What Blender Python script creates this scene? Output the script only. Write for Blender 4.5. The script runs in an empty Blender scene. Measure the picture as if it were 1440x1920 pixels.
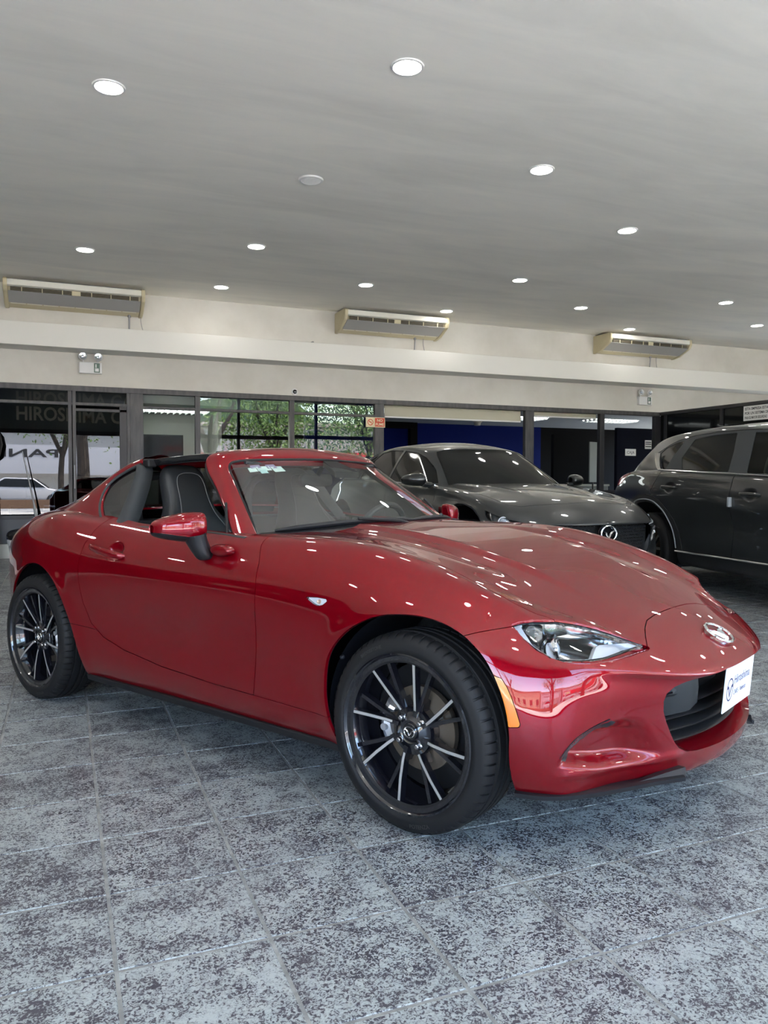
import bpy, math, random
import numpy as np
random.seed(7); np.random.seed(7)
sc = bpy.context.scene
PI = math.pi
SKY, SUN, LAMP_L, EXPO = 2.6, 46.0, 50.0, 0.55

# ---------------------------------------------------------------- camera
F_PX, YAW, PIT, ROL = 1474.82, -.38859, -.03642, .00246
CAM = (-.09828807, -1.77549746, 1.06658229)
cam_d = bpy.data.cameras.new('camera'); cam = bpy.data.objects.new('camera', cam_d)
sc.collection.objects.link(cam); sc.camera = cam
cam_d.sensor_fit = 'VERTICAL'; cam_d.sensor_height = 36; cam_d.sensor_width = 27
cam_d.lens = F_PX/1920*36; cam_d.clip_start = .05; cam_d.clip_end = 400
_cy, _sy, _cp, _sp = math.cos(YAW), math.sin(YAW), math.cos(PIT), math.sin(PIT)
_fw = np.array([-_sy*_cp, _cy*_cp, _sp]); _rt = np.array([_cy, _sy, 0]); _up = np.cross(_rt, _fw)
_r = math.cos(ROL)*_rt+math.sin(ROL)*_up; _u = -math.sin(ROL)*_rt+math.cos(ROL)*_up
from mathutils import Matrix
cam.matrix_world = Matrix([[_r[0], _u[0], -_fw[0], CAM[0]], [_r[1], _u[1], -_fw[1], CAM[1]], [_r[2], _u[2], -_fw[2], CAM[2]], [0, 0, 0, 1]])

# ---------------------------------------------------------------- view, sky, sun
sc.view_settings.view_transform = 'Standard'; sc.view_settings.look = 'None'
sc.view_settings.gamma = 1; sc.view_settings.use_curve_mapping = False
sc.view_settings.exposure = EXPO
sc.cycles.use_denoising = True
sc.cycles.max_bounces = 10; sc.cycles.diffuse_bounces = 5; sc.cycles.glossy_bounces = 5; sc.cycles.transparent_max_bounces = 14
sc.cycles.sample_clamp_indirect = 8; sc.cycles.caustics_reflective = False; sc.cycles.caustics_refractive = False
wd = bpy.data.worlds.new('world'); sc.world = wd; wd.use_nodes = True
_n = wd.node_tree.nodes; _bg = _n['Background']; _sky = _n.new('ShaderNodeTexSky'); _sky.sky_type = 'NISHITA'
_sky.sun_disc = False; _sky.sun_elevation = math.radians(56); _sky.sun_rotation = math.radians(20); _sky.dust_density = 2
wd.node_tree.links.new(_sky.outputs[0], _bg.inputs[0]); _bg.inputs[1].default_value = SKY
sun = bpy.data.objects.new('sun', bpy.data.lights.new('sun', 'SUN')); sc.collection.objects.link(sun)
sun.data.energy = SUN; sun.data.angle = math.radians(.6); sun.data.color = (1, .95, .88)
sun.rotation_euler = (math.radians(30), 0, math.radians(112))   # high, from behind the building, on to the street fronts
# ---------------------------------------------------------------- materials
MT = {}
def mat(name, base=(.5, .5, .5), rough=.5, metal=0, coat=0, coat_rough=.03, ior=1.5, emit=None, es=0, trans=0, spec=None):
    m = bpy.data.materials.new(name); m.use_nodes = True
    b = m.node_tree.nodes['Principled BSDF']
    b.inputs['Base Color'].default_value = (*base, 1); b.inputs['Roughness'].default_value = rough
    b.inputs['Metallic'].default_value = metal; b.inputs['Coat Weight'].default_value = coat
    b.inputs['Coat Roughness'].default_value = coat_rough; b.inputs['IOR'].default_value = ior
    b.inputs['Transmission Weight'].default_value = trans
    if spec is not None: b.inputs['Specular IOR Level'].default_value = spec
    if emit: b.inputs['Emission Color'].default_value = (*emit, 1); b.inputs['Emission Strength'].default_value = es
    MT[name] = m
    return m
def nodes(m): return m.node_tree.nodes, m.node_tree.links, m.node_tree.nodes['Principled BSDF']
def thin_glass(name, tint=(1, 1, 1), refl=1.0, rough=0.0, base=0.0):
    """thin pane: tinted see-through plus fresnel reflection"""
    m = bpy.data.materials.new(name); m.use_nodes = True; nt = m.node_tree; nt.nodes.clear()
    out = nt.nodes.new('ShaderNodeOutputMaterial'); mix = nt.nodes.new('ShaderNodeMixShader')
    tr = nt.nodes.new('ShaderNodeBsdfTransparent'); tr.inputs[0].default_value = (*tint, 1)
    gl = nt.nodes.new('ShaderNodeBsdfGlossy'); gl.inputs['Roughness'].default_value = rough
    fr = nt.nodes.new('ShaderNodeFresnel'); fr.inputs[0].default_value = 1.5
    mu = nt.nodes.new('ShaderNodeMath'); mu.operation = 'MULTIPLY_ADD'; mu.inputs[1].default_value = refl; mu.inputs[2].default_value = base; mu.use_clamp = True
    nt.links.new(fr.outputs[0], mu.inputs[0]); nt.links.new(mu.outputs[0], mix.inputs[0])
    nt.links.new(tr.outputs[0], mix.inputs[1]); nt.links.new(gl.outputs[0], mix.inputs[2]); nt.links.new(mix.outputs[0], out.inputs[0])
    MT[name] = m; return m
mat('red', (.178, .0008, .0055), .36, .42, 1, .008, 1.5, spec=0.0)
n_, l_, b_ = nodes(MT['red']); b_.inputs['Coat IOR'].default_value = 1.5
mat('black_plastic', (.008, .008, .009), .55, spec=.3)
mat('black_satin', (.009, .009, .011), .40, spec=.35)
mat('liner', (.007, .008, .012), .5, spec=.3)
mat('void', (.004, .004, .005), .8)
mat('grille', (.010, .010, .011), .38, spec=.35)
mat('panel_dark', (.008, .009, .010), .25, spec=.3)
mat('black_gloss', (.006, .006, .007), .06, 0, .5)
mat('wheel_black', (.006, .006, .009), .14, 0, 1, .02)
mat('machined', (.62, .61, .60), .42, .75)
mat('rubber', (.0075, .0075, .0082), .62, spec=.3)
mat('rubber_raised', (.020, .0195, .019), .6)
mat('rubber_grey', (.020, .022, .024), .6)
mat('trim_grey', (.018, .021, .024), .65)
mat('trim_dark', (.016, .017, .019), .6)
mat('leather', (.018, .019, .021), .45)
mat('stitch', (.12, .12, .12), .7)
mat('chrome', (.85, .86, .88), .08, 1)
mat('chrome_dark', (.45, .45, .47), .2, 1)
mat('alu', (.62, .63, .66), .38, .8)
mat('brake_steel', (.22, .18, .14), .42, .8)
mat('dark_metal', (.06, .06, .065), .4, .7)
mat('lamp_dark', (.20, .21, .22), .14, .9)
mat('lamp_white', (.92, .94, .98), .35, .0)
mat('glass_bulb', (.75, .80, .88), .05, .3, 1)
mat('amber', (.62, .17, .004), .2, 0, .6)
mat('amber_dark', (.5, .1, .005), .4)
mat('plate_white', (.82, .83, .88), .35)
mat('ink_blue', (.045, .045, .16), .5)
mat('mirror', (.8, .8, .8), .02, 1)
mat('paper', (.8, .8, .8), .7)
mat('sticker_white', (.62, .75, .72), .6); mat('sticker_purple', (.30, .22, .38), .6); mat('sticker_cyan', (.4, .62, .62), .6)
thin_glass('lens', (.97, .98, .99), .8)
thin_glass('windscreen', (.84, .89, .86), .26)
thin_glass('glass_dark', (.12, .12, .12), .25)
mat('bulb_warm', (.75, .55, .42), .3)
# room materials --------------------------------------------------------------
def tex_coord(nt, kind='Object'):
    t = nt.nodes.new('ShaderNodeTexCoord'); return t.outputs[kind]
def noise(nt, vec, scale, detail=4, rough=.55, dist=0, dim='3D'):
    n = nt.nodes.new('ShaderNodeTexNoise'); n.inputs['Scale'].default_value = scale; n.inputs['Detail'].default_value = detail
    n.inputs['Roughness'].default_value = rough; n.inputs['Distortion'].default_value = dist
    if vec is not None: nt.links.new(vec, n.inputs['Vector'])
    return n
def ramp(nt, fac, stops):
    r = nt.nodes.new('ShaderNodeValToRGB'); el = r.color_ramp.elements
    el[0].position, el[0].color = stops[0][0], (*stops[0][1], 1)
    el[1].position, el[1].color = stops[-1][0], (*stops[-1][1], 1)
    for p, c in stops[1:-1]:
        e = el.new(p); e.color = (*c, 1)
    nt.links.new(fac, r.inputs[0]); return r
def mapping(nt, vec, scale=(1, 1, 1), rot=(0, 0, 0)):
    m = nt.nodes.new('ShaderNodeMapping'); m.inputs['Scale'].default_value = scale; m.inputs['Rotation'].default_value = rot
    nt.links.new(vec, m.inputs['Vector']); return m.outputs[0]
def geo_pos(nt): return nt.nodes.new('ShaderNodeNewGeometry').outputs['Position']
def bump(nt, h, strength, dist=.01):
    b = nt.nodes.new('ShaderNodeBump'); b.inputs['Strength'].default_value = strength; b.inputs['Distance'].default_value = dist
    nt.links.new(h, b.inputs['Height']); return b.outputs[0]

def mix_rgb(nt, fac, a, b, mode='MIX'):
    m = nt.nodes.new('ShaderNodeMix'); m.data_type = 'RGBA'; m.blend_type = mode
    for s, v in ((m.inputs[0], fac), (m.inputs[6], a), (m.inputs[7], b)):
        if isinstance(v, (int, float)): s.default_value = v
        elif isinstance(v, tuple): s.default_value = (*v, 1)
        else: nt.links.new(v, s)
    return m.outputs[2]

# speckled slate-look floor tile
m = mat('tile', (.2, .2, .2), .38); nt = m.node_tree; n_, l_, b_ = nodes(m)
pos = geo_pos(nt)
snap = nt.nodes.new('ShaderNodeVectorMath'); snap.operation = 'SNAP'; snap.inputs[1].default_value = (.34286, .34286, 10); l_.new(pos, snap.inputs[0])
wn = nt.nodes.new('ShaderNodeTexWhiteNoise'); l_.new(snap.outputs[0], wn.inputs['Vector'])
off = nt.nodes.new('ShaderNodeVectorMath'); off.operation = 'MULTIPLY_ADD'; l_.new(wn.outputs['Color'], off.inputs[0]); off.inputs[1].default_value = (7, 7, 0); l_.new(pos, off.inputs[2])
a = noise(nt, off.outputs[0], 105, 3, .6, 1.3); b2 = noise(nt, off.outputs[0], 11, 3, .6, .3); c2 = noise(nt, off.outputs[0], 240, 2, .5, .6)
s1 = nt.nodes.new('ShaderNodeMath'); s1.operation = 'MULTIPLY_ADD'; l_.new(b2.outputs[0], s1.inputs[0]); s1.inputs[1].default_value = .42; l_.new(a.outputs[0], s1.inputs[2])
s2 = nt.nodes.new('ShaderNodeMath'); s2.operation = 'MULTIPLY_ADD'; l_.new(c2.outputs[0], s2.inputs[0]); s2.inputs[1].default_value = .22; l_.new(s1.outputs[0], s2.inputs[2])
s3 = nt.nodes.new('ShaderNodeMath'); s3.operation = 'MULTIPLY_ADD'; l_.new(wn.outputs['Value'], s3.inputs[0]); s3.inputs[1].default_value = .05; l_.new(s2.outputs[0], s3.inputs[2])
r = ramp(nt, s3.outputs[0], [(.0, (.036, .034, .044)), (.80, (.045, .042, .054)), (.825, (.235, .252, .252)), (1.0, (.35, .375, .372))])
r.color_ramp.elements[1].position = .80
l_.new(r.outputs[0], b_.inputs['Base Color'])
rr = ramp(nt, s3.outputs[0], [(.79, (.50, .50, .50)), (.84, (.30, .30, .30))]); l_.new(rr.outputs[0], b_.inputs['Roughness'])
l_.new(bump(nt, r.outputs[0], .25, .004), b_.inputs['Normal'])
# grout
m = mat('grout', (.12, .12, .115), .9); nt = m.node_tree; n_, l_, b_ = nodes(m)
g = noise(nt, geo_pos(nt), 9, 5, .7); r = ramp(nt, g.outputs[0], [(.3, (.13, .13, .125)), (.7, (.33, .33, .315))]); l_.new(r.outputs[0], b_.inputs['Base Color'])
# ceiling : trowelled grey plaster with streaks
m = mat('ceiling', (.42, .42, .41), .9); nt = m.node_tree; n_, l_, b_ = nodes(m)
p = geo_pos(nt); st = noise(nt, mapping(nt, p, (.35, 1.6, 1), (0, 0, .45)), 1.3, 6, .62, .5); bl = noise(nt, p, .45, 3, .5, .3)
ad = nt.nodes.new('ShaderNodeMath'); ad.operation = 'MULTIPLY_ADD'; l_.new(bl.outputs[0], ad.inputs[0]); ad.inputs[1].default_value = .6; l_.new(st.outputs[0], ad.inputs[2])
r = ramp(nt, ad.outputs[0], [(.55, (.76, .745, .70)), (.80, (.86, .84, .785)), (1.05, (.93, .90, .83))]); l_.new(r.outputs[0], b_.inputs['Base Color'])
l_.new(bump(nt, st.outputs[0], .12, .03), b_.inputs['Normal'])
# walls
m = mat('wall', (.82, .795, .74), .75); nt = m.node_tree; n_, l_, b_ = nodes(m)
g = noise(nt, geo_pos(nt), 1.6, 5, .6); r = ramp(nt, g.outputs[0], [(.35, (.60, .578, .53)), (.65, (.67, .65, .605))]); l_.new(r.outputs[0], b_.inputs['Base Color'])
mat('beam_white', (.70, .69, .65), .5)
m = mat('frame', (.05, .05, .055), .42, .3); nt = m.node_tree; n_, l_, b_ = nodes(m)
g = noise(nt, mapping(nt, geo_pos(nt), (6, 6, 1)), 3, 4); r = ramp(nt, g.outputs[0], [(.35, (.045, .045, .05)), (.7, (.085, .083, .082))]); l_.new(r.outputs[0], b_.inputs['Base Color'])
mat('frame_dark', (.022, .022, .026), .4)
mat('ac_ivory', (.56, .50, .33), .45); mat('ac_white', (.78, .76, .68), .4); mat('ac_grey', (.36, .36, .36), .45); mat('slot_dark', (.02, .018, .014), .7); mat('ac_louver', (.15, .125, .08), .5)
mat('lamp_trim', (.8, .8, .78), .5); mat('lamp_glow', (1, 1, 1), .5, emit=(1, .965, .90), es=LAMP_L)
mat('office_glow', (1, 1, 1), .5, emit=(.93, 1, .97), es=6.5)
mat('white_plastic', (.75, .75, .75), .4); mat('steel_grey', (.30, .30, .31), .5, .5)
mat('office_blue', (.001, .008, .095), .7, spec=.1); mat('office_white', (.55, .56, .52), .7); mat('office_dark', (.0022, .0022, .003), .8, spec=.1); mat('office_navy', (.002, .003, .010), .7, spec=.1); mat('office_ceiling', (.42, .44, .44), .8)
mat('office_floor', (.16, .17, .18), .5); mat('blind', (.50, .48, .38), .7); mat('screen', (.004, .005, .008), .35, spec=.2); mat('curb_white', (.66, .68, .66), .6)
mat('pane_black', (.004, .005, .006), .06, spec=.35); mat('screen_green', (.10, .16, .13), .3); mat('drape_blue', (.008, .010, .10), .6)
mat('panel_slate', (.035, .04, .052), .35)
mat('sign_red', (.62, .07, .03), .5); mat('sign_cream', (.80, .68, .45), .5); mat('sign_white', (.78, .78, .76), .5); mat('ink', (.02, .02, .022), .6)
mat('cardboard_grey', (.20, .22, .22), .6); mat('cabinet_grey', (.24, .26, .26), .6)
thin_glass('pane', (.70, .74, .72), 2.2); thin_glass('pane_dark', (.10, .105, .12), 1.7); thin_glass('pane_clear', (.80, .84, .82), .10); thin_glass('pane_office', (.62, .64, .66), 1.0)
mat('bag_white', (.62, .66, .68), .35); mat('bag_black', (.012, .012, .014), .22); mat('bin_grey', (.32, .34, .33), .5)
# ---------------------------------------------------------------- helpers
import bmesh
from mathutils import Matrix, Vector
COL = bpy.context.scene.collection

def link(o, parent=None, mat=None):
    COL.objects.link(o)
    if parent is not None: o.parent = parent
    if mat is not None and getattr(o, 'data', None) is not None: o.data.materials.append(mat)
    return o

def pydata(name, V, F, mat=None, parent=None, smooth=True, N=None, autosharp=None):
    me = bpy.data.meshes.new(name)
    me.from_pydata([tuple(map(float, v)) for v in V], [], [tuple(int(i) for i in f) for f in F])
    me.update()
    if smooth:
        me.polygons.foreach_set('use_smooth', [True]*len(me.polygons))
        if autosharp is not None: me.set_sharp_from_angle(angle=math.radians(autosharp))
    if N is not None:
        me.normals_split_custom_set_from_vertices([tuple(map(float, n)) for n in N])
    return link(bpy.data.objects.new(name, me), parent, mat)

def tag(o, label=None, cat=None, group=None, kind=None):
    if label: o['label'] = label
    if cat: o['category'] = cat
    if group: o['group'] = group
    if kind: o['kind'] = kind
    return o

def empty(name, loc=(0, 0, 0), rz=0.0, label=None, cat=None, group=None):
    o = bpy.data.objects.new(name, None); COL.objects.link(o)
    o.empty_display_size = .1
    o.location = loc; o.rotation_euler = (0, 0, rz)
    return tag(o, label, cat, group)

class MB:
    """collects simple shapes and links them as one mesh"""
    def __init__(s): s.v = []; s.f = []
    def add(s, V, F):
        b = len(s.v); s.v += [tuple(v) for v in V]; s.f += [tuple(i+b for i in f) for f in F]; return s
    def box(s, c, d, M=None):
        x, y, z = d[0]/2, d[1]/2, d[2]/2
        V = [(sx*x, sy*y, sz*z) for sx in (-1, 1) for sy in (-1, 1) for sz in (-1, 1)]
        if M is not None: V = [tuple(M @ Vector(v)) for v in V]
        V = [(v[0]+c[0], v[1]+c[1], v[2]+c[2]) for v in V]
        return s.add(V, [(0, 1, 3, 2), (4, 6, 7, 5), (0, 4, 5, 1), (2, 3, 7, 6), (0, 2, 6, 4), (1, 5, 7, 3)])
    def bbox(s, x0, x1, y0, y1, z0, z1):
        return s.box(((x0+x1)/2, (y0+y1)/2, (z0+z1)/2), (abs(x1-x0), abs(y1-y0), abs(z1-z0)))
    def tube(s, P, r, n=10, cap=True, closed=False):
        P = [Vector(p) for p in P]; m = len(P)
        rr = r if hasattr(r, '__len__') else [r]*m
        V = []; F = []
        up = Vector((0, 0, 1)); a = None
        for i, p in enumerate(P):
            t = (P[(i+1) % m]-P[i-1]) if closed else (P[min(i+1, m-1)]-P[max(i-1, 0)])
            t.normalize()
            if a is None:
                a = t.cross(up)
                if a.length < 1e-3: a = t.cross(Vector((1, 0, 0)))
            else: a = a - t*a.dot(t)
            a.normalize(); b = t.cross(a)
            for k in range(n):
                th = 2*math.pi*k/n; V.append(p+rr[i]*(math.cos(th)*a+math.sin(th)*b))
        for i in range(m if closed else m-1):
            for k in range(n):
                j = (i+1) % m
                F.append((i*n+k, i*n+(k+1) % n, j*n+(k+1) % n, j*n+k))
        if cap and not closed: F += [tuple(range(n))[::-1], tuple(range((m-1)*n, m*n))]
        return s.add(V, F)
    def lathe(s, prof, n=48, axis='y', c=(0, 0, 0), closed=False, a0=0, a1=2*math.pi):
        """prof: (radius, along-axis)"""
        full = abs(a1-a0-2*math.pi) < 1e-6
        V = []; m = len(prof); N_ = n if full else n+1
        for k in range(N_):
            th = a0+(a1-a0)*k/n; ct, st = math.cos(th), math.sin(th)
            for (r, h) in prof:
                if axis == 'y': V.append((c[0]+r*ct, c[1]+h, c[2]+r*st))
                elif axis == 'z': V.append((c[0]+r*ct, c[1]+r*st, c[2]+h))
                else: V.append((c[0]+h, c[1]+r*ct, c[2]+r*st))
        F = []
        for k in range(n):
            for i in range(m if closed else m-1):
                j = (i+1) % m; k2 = (k+1) % N_
                F.append((k*m+i, k*m+j, k2*m+j, k2*m+i))
        return s.add(V, F)
    def prism(s, poly, h, fn):
        """extrude 2D polygon by h; fn(a,b,h)->xyz"""
        n = len(poly)
        V = [fn(a, b, 0) for a, b in poly]+[fn(a, b, h) for a, b in poly]
        F = [tuple(range(n)), tuple(range(n, 2*n))[::-1]]
        for i in range(n): F.append((i, (i+1) % n, n+(i+1) % n, n+i))
        return s.add(V, F)
    def grid(s, P):
        """P[i][j] points"""
        m, n = len(P), len(P[0])
        return s.add([p for r in P for p in r], [(i*n+j, i*n+j+1, (i+1)*n+j+1, (i+1)*n+j) for i in range(m-1) for j in range(n-1)])
    def obj(s, name, mat=None, parent=None, smooth=False, sharp=None, bevel=0, seg=2, fix=True):
        me = bpy.data.meshes.new(name)
        me.from_pydata([tuple(map(float, v)) for v in s.v], [], s.f)
        if fix:
            bm = bmesh.new(); bm.from_mesh(me)
            bmesh.ops.recalc_face_normals(bm, faces=bm.faces)
            if bevel:
                ed = [e for e in bm.edges if len(e.link_faces) == 2 and e.calc_face_angle(0) > .5]
                bmesh.ops.bevel(bm, geom=ed, offset=bevel, segments=seg, profile=.5, affect='EDGES', clamp_overlap=True)
            bm.to_mesh(me); bm.free()
        me.update()
        if smooth or sharp:
            me.polygons.foreach_set('use_smooth', [True]*len(me.polygons))
            me.set_sharp_from_angle(angle=math.radians(sharp or 35))
        return link(bpy.data.objects.new(name, me), parent, mat)

def copy_tree(o, parent=None):
    c = o.copy(); COL.objects.link(c); c.parent = parent
    for ch in list(o.children): copy_tree(ch, c)
    return c

def interp(xs, X, Y):
    """monotone-ish cubic (pchip) interpolation"""
    X = np.asarray(X, float); Y = np.asarray(Y, float); xs = np.asarray(xs, float)
    h = np.diff(X); d = np.diff(Y)/h; m = np.zeros(len(X))
    m[0] = d[0]; m[-1] = d[-1]
    for i in range(1, len(X)-1):
        if d[i-1]*d[i] > 0:
            w1 = 2*h[i]+h[i-1]; w2 = h[i]+2*h[i-1]
            m[i] = (w1+w2)/(w1/d[i-1]+w2/d[i])
    k = np.clip(np.searchsorted(X, xs)-1, 0, len(X)-2)
    t = np.clip((xs-X[k])/h[k], 0, 1)
    return (2*t**3-3*t**2+1)*Y[k]+(t**3-2*t**2+t)*h[k]*m[k]+(-2*t**3+3*t**2)*Y[k+1]+(t**3-t**2)*h[k]*m[k+1]

def spline(P, n=8, closed=False):
    """Catmull-Rom through points -> list of points"""
    P = np.asarray(P, float); m = len(P); out = []
    for i in range(m if closed else m-1):
        p1, p2 = P[i], P[(i+1) % m]
        p0 = P[i-1] if (closed or i > 0) else 2*p1-p2
        p3 = P[(i+2) % m] if (closed or i < m-2) else 2*p2-p1
        for k in range(n):
            t = k/n
            out.append(.5*((2*p1)+(p2-p0)*t+(2*p0-5*p1+4*p2-p3)*t*t+(3*p1-p0-3*p2+p3)*t**3))
    if not closed: out.append(P[-1])
    return np.array(out)

def catmull(V, F):
    """one Catmull-Clark step, quads only. V (n,3), F (m,4)"""
    n = len(V); m = len(F)
    fp = V[F].mean(1)
    E = np.stack([F, np.roll(F, -1, 1)], 2).reshape(-1, 2)
    Es = np.sort(E, 1); key = Es[:, 0].astype(np.int64)*(n+1)+Es[:, 1]
    uk, inv, cnt = np.unique(key, return_inverse=True, return_counts=True)
    inv = inv.ravel(); ne = len(uk)
    ea = uk//(n+1); eb = uk % (n+1)
    fi = np.repeat(np.arange(m), 4)
    sumf = np.zeros((ne, 3)); np.add.at(sumf, inv, fp[fi])
    mid = (V[ea]+V[eb])/2; bd = cnt == 1
    ep = np.where(bd[:, None], mid, (V[ea]+V[eb]+sumf)/4)
    val = np.zeros(n); np.add.at(val, ea, 1); np.add.at(val, eb, 1)
    R = np.zeros((n, 3)); np.add.at(R, ea, mid); np.add.at(R, eb, mid); R /= val[:, None]
    nf = np.zeros(n); Q = np.zeros((n, 3)); np.add.at(Q, F.ravel(), fp[fi]); np.add.at(nf, F.ravel(), 1); Q /= nf[:, None]
    NV = (Q+2*R+(val-3)[:, None]*V)/val[:, None]
    bs = np.zeros((n, 3)); bc = np.zeros(n)
    np.add.at(bs, ea[bd], mid[bd]); np.add.at(bs, eb[bd], mid[bd]); np.add.at(bc, ea[bd], 1); np.add.at(bc, eb[bd], 1)
    isb = bc > 0
    NV[isb] = (V[isb]+bs[isb]/bc[isb][:, None])/2
    corner = isb & (nf == 1)
    NV[corner] = V[corner]
    VV = np.concatenate([NV, fp, ep])
    e = inv.reshape(m, 4)+n+m; f = np.arange(m)+n
    NF = np.stack([np.stack([F[:, k], e[:, k], f, e[:, (k-1) % 4]], 1) for k in range(4)], 1).reshape(-1, 4)
    return VV, NF

def fit_cage(T, F, levels=3, it=6):
    """cage whose refined surface passes through targets T; returns refined mesh"""
    P = T.copy(); n = len(T)
    for _ in range(it):
        V, G = P, F
        for _l in range(2): V, G = catmull(V, G)
        P = P+(T-V[:n])
    V, G = P, F
    for _l in range(levels): V, G = catmull(V, G)
    return V, G

def vnormals(V, F):
    a = V[F[:, 2]]-V[F[:, 0]]; b = V[F[:, 3]]-V[F[:, 1]]
    fn = np.cross(a, b); N = np.zeros_like(V)
    for k in range(4): np.add.at(N, F[:, k], fn)
    return N/(np.linalg.norm(N, axis=1)[:, None]+1e-12)

def seg_dist(p, poly, closed=True):
    """p (n,2) signed distance to polygon: + inside (unsigned when open)"""
    poly = np.asarray(poly, float); m = len(poly)
    D = np.full(len(p), 1e9); ins = np.zeros(len(p), bool)
    for i in range(m if closed else m-1):
        a = poly[i]; b = poly[(i+1) % m]; ab = b-a
        t = np.clip(((p-a)@ab)/(ab@ab+1e-12), 0, 1)
        D = np.minimum(D, np.hypot(*(p-a-t[:, None]*ab).T))
        if closed:
            c = ((a[1] > p[:, 1]) != (b[1] > p[:, 1]))
            with np.errstate(divide='ignore', invalid='ignore'):
                xx = (b[0]-a[0])*(p[:, 1]-a[1])/(b[1]-a[1])+a[0]
            ins ^= c & (p[:, 0] < xx)
    return np.where(ins, D, -D) if closed else D

class Surf:
    """surface piece: V, F(list of index tuples), N"""
    def __init__(s, V, F, N): s.V = V; s.F = F; s.N = N
    def cut(s, g, keep=True):
        """returns part where g>0"""
        pos = g > 0
        outF = []; V = list(map(tuple, s.V)); N = list(map(tuple, s.N)); cache = {}
        Fq = s.F
        for f in Fq:
            k = [pos[i] for i in f]
            if all(k): outF.append(f); continue
            if not any(k): continue
            poly = []
            L = len(f)
            for a in range(L):
                i, j = f[a], f[(a+1) % L]
                if pos[i]: poly.append(i)
                if pos[i] != pos[j]:
                    key = (i, j) if i < j else (j, i)
                    if key not in cache:
                        i0, j0 = key; t = g[i0]/(g[i0]-g[j0])
                        t = min(max(t, .002), .998)
                        V.append(tuple(s.V[i0]+(s.V[j0]-s.V[i0])*t))
                        nn = s.N[i0]+(s.N[j0]-s.N[i0])*t
                        N.append(tuple(nn/np.linalg.norm(nn))); cache[key] = len(V)-1
                    poly.append(cache[key])
            if len(poly) >= 3: outF.append(tuple(poly))
        used = sorted({i for f in outF for i in f}); mp = {u: k for k, u in enumerate(used)}
        V = np.array(V)[used] if used else np.zeros((0, 3)); N = np.array(N)[used] if used else np.zeros((0, 3))
        return Surf(V, [tuple(mp[i] for i in f) for f in outF], N)
    def offset(s, d): return Surf(s.V+s.N*d, s.F, s.N)
    def boundary(s):
        cnt = {}
        for f in s.F:
            for a in range(len(f)):
                e = (f[a], f[(a+1) % len(f)])
                cnt[e] = cnt.get(e, 0)+1
        return [e for e in cnt if (e[1], e[0]) not in cnt]
    def obj(s, name, mat=None, parent=None, skirt=.008):
        V = s.V; N = s.N; F = list(s.F)
        if skirt and len(V):
            B = s.boundary(); ids = sorted({i for e in B for i in e})
            n0 = len(V)
            # outer duplicate so the panel keeps its own normals at the rim
            m1 = {u: n0+k for k, u in enumerate(ids)}; m2 = {u: n0+len(ids)+k for k, u in enumerate(ids)}
            V = np.concatenate([V, V[ids], V[ids]-N[ids]*skirt])
            side = np.zeros((len(ids), 3))
            pos = {u: k for k, u in enumerate(ids)}
            for a, b in B:
                d = s.V[b]-s.V[a]; o = np.cross(d, s.N[a]); ln = np.linalg.norm(o)
                if ln > 1e-9: side[pos[a]] += o/ln; side[pos[b]] += o/ln
            side += 1e-6
            side /= np.linalg.norm(side, axis=1)[:, None]
            N = np.concatenate([N, side, side])
            for a, b in B: F.append((m1[b], m1[a], m2[a], m2[b]))
        return pydata(name, V, F, mat, parent, True, N)

def mirror_y(s):
    V = s.V*[1, -1, 1]; N = s.N*[1, -1, 1]
    return Surf(V, [tuple(reversed(f)) for f in s.F], N)

def smooth01(t): t = np.clip(t, 0, 1); return t*t*(3-2*t)
# ---------------------------------------------------------------- red roadster body surface
ST = np.array([-3.02, -2.85, -2.62, -2.42, -2.22, -2.02, -1.8, -1.55, -1.3, -1.05, -.8, -.6, -.4, -.2, 0, .17, .32, .47])
FR = [0, .13, .30, .47, .62, .77, .90, 1.0]
def crest_y(x): return interp(x, [-3.02, -2.8, -2.5, -2.2, -1.9, -1.6, -1.3, -.8, -.3, 0, .17, .32, .47], [.55, .645, .72, .762, .757, .742, .736, .735, .738, .735, .722, .70, .66])
def crest_z(x): return interp(x, [-3.02, -2.8, -2.5, -2.2, -1.9, -1.6, -1.3, -1.0, -.8, -.55, -.35, -.2, 0, .17, .32, .47], [.75, .835, .895, .915, .892, .874, .867, .865, .866, .870, .866, .850, .806, .756, .69, .59])
XY = [-3.02, -2.85, -2.62, -2.31, -2.05, -1.8, -1.3, -.8, -.45, -.2, 0, .17, .32, .47]
YT = [  # rows f=0...0.90
 [.54, .655, .735, .785, .80, .80, .795, .80, .805, .81, .81, .80, .785, .72],
 [.57, .685, .77, .83, .845, .838, .825, .832, .845, .852, .853, .845, .815, .74],
 [.59, .705, .79, .852, .862, .842, .823, .833, .852, .864, .866, .857, .828, .752],
 [.60, .712, .80, .862, .868, .850, .832, .840, .858, .8675, .8675, .858, .828, .755],
 [.605, .715, .80, .860, .868, .855, .845, .850, .860, .866, .866, .855, .823, .748],
 [.605, .710, .79, .848, .857, .847, .842, .845, .849, .852, .852, .840, .805, .735],
 [.60, .695, .765, .815, .822, .808, .800, .800, .803, .805, .805, .795, .763, .708]]
def z0c(x): return interp(x, [-3.02, -2.6, -2.3, -1.8, -1.0, -.8, -.6, -.33, 0, .25, .5, .66, .715, .735], [.88, .935, .95, .95, .915, .905, .893, .862, .80, .728, .640, .570, .538, .512])
def ecc(x): return interp(x, [-3.02, -2.3, -.8, -.5, -.28, 0, .26, .4, .5, .6, .7, .76], [-.04, -.02, -.04, -.012, .008, .005, -.02, -.03, -.06, -.12, -.16, -.2])
LY = [.66, .54, .36, .18, 0]                      # widths of the front columns
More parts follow.
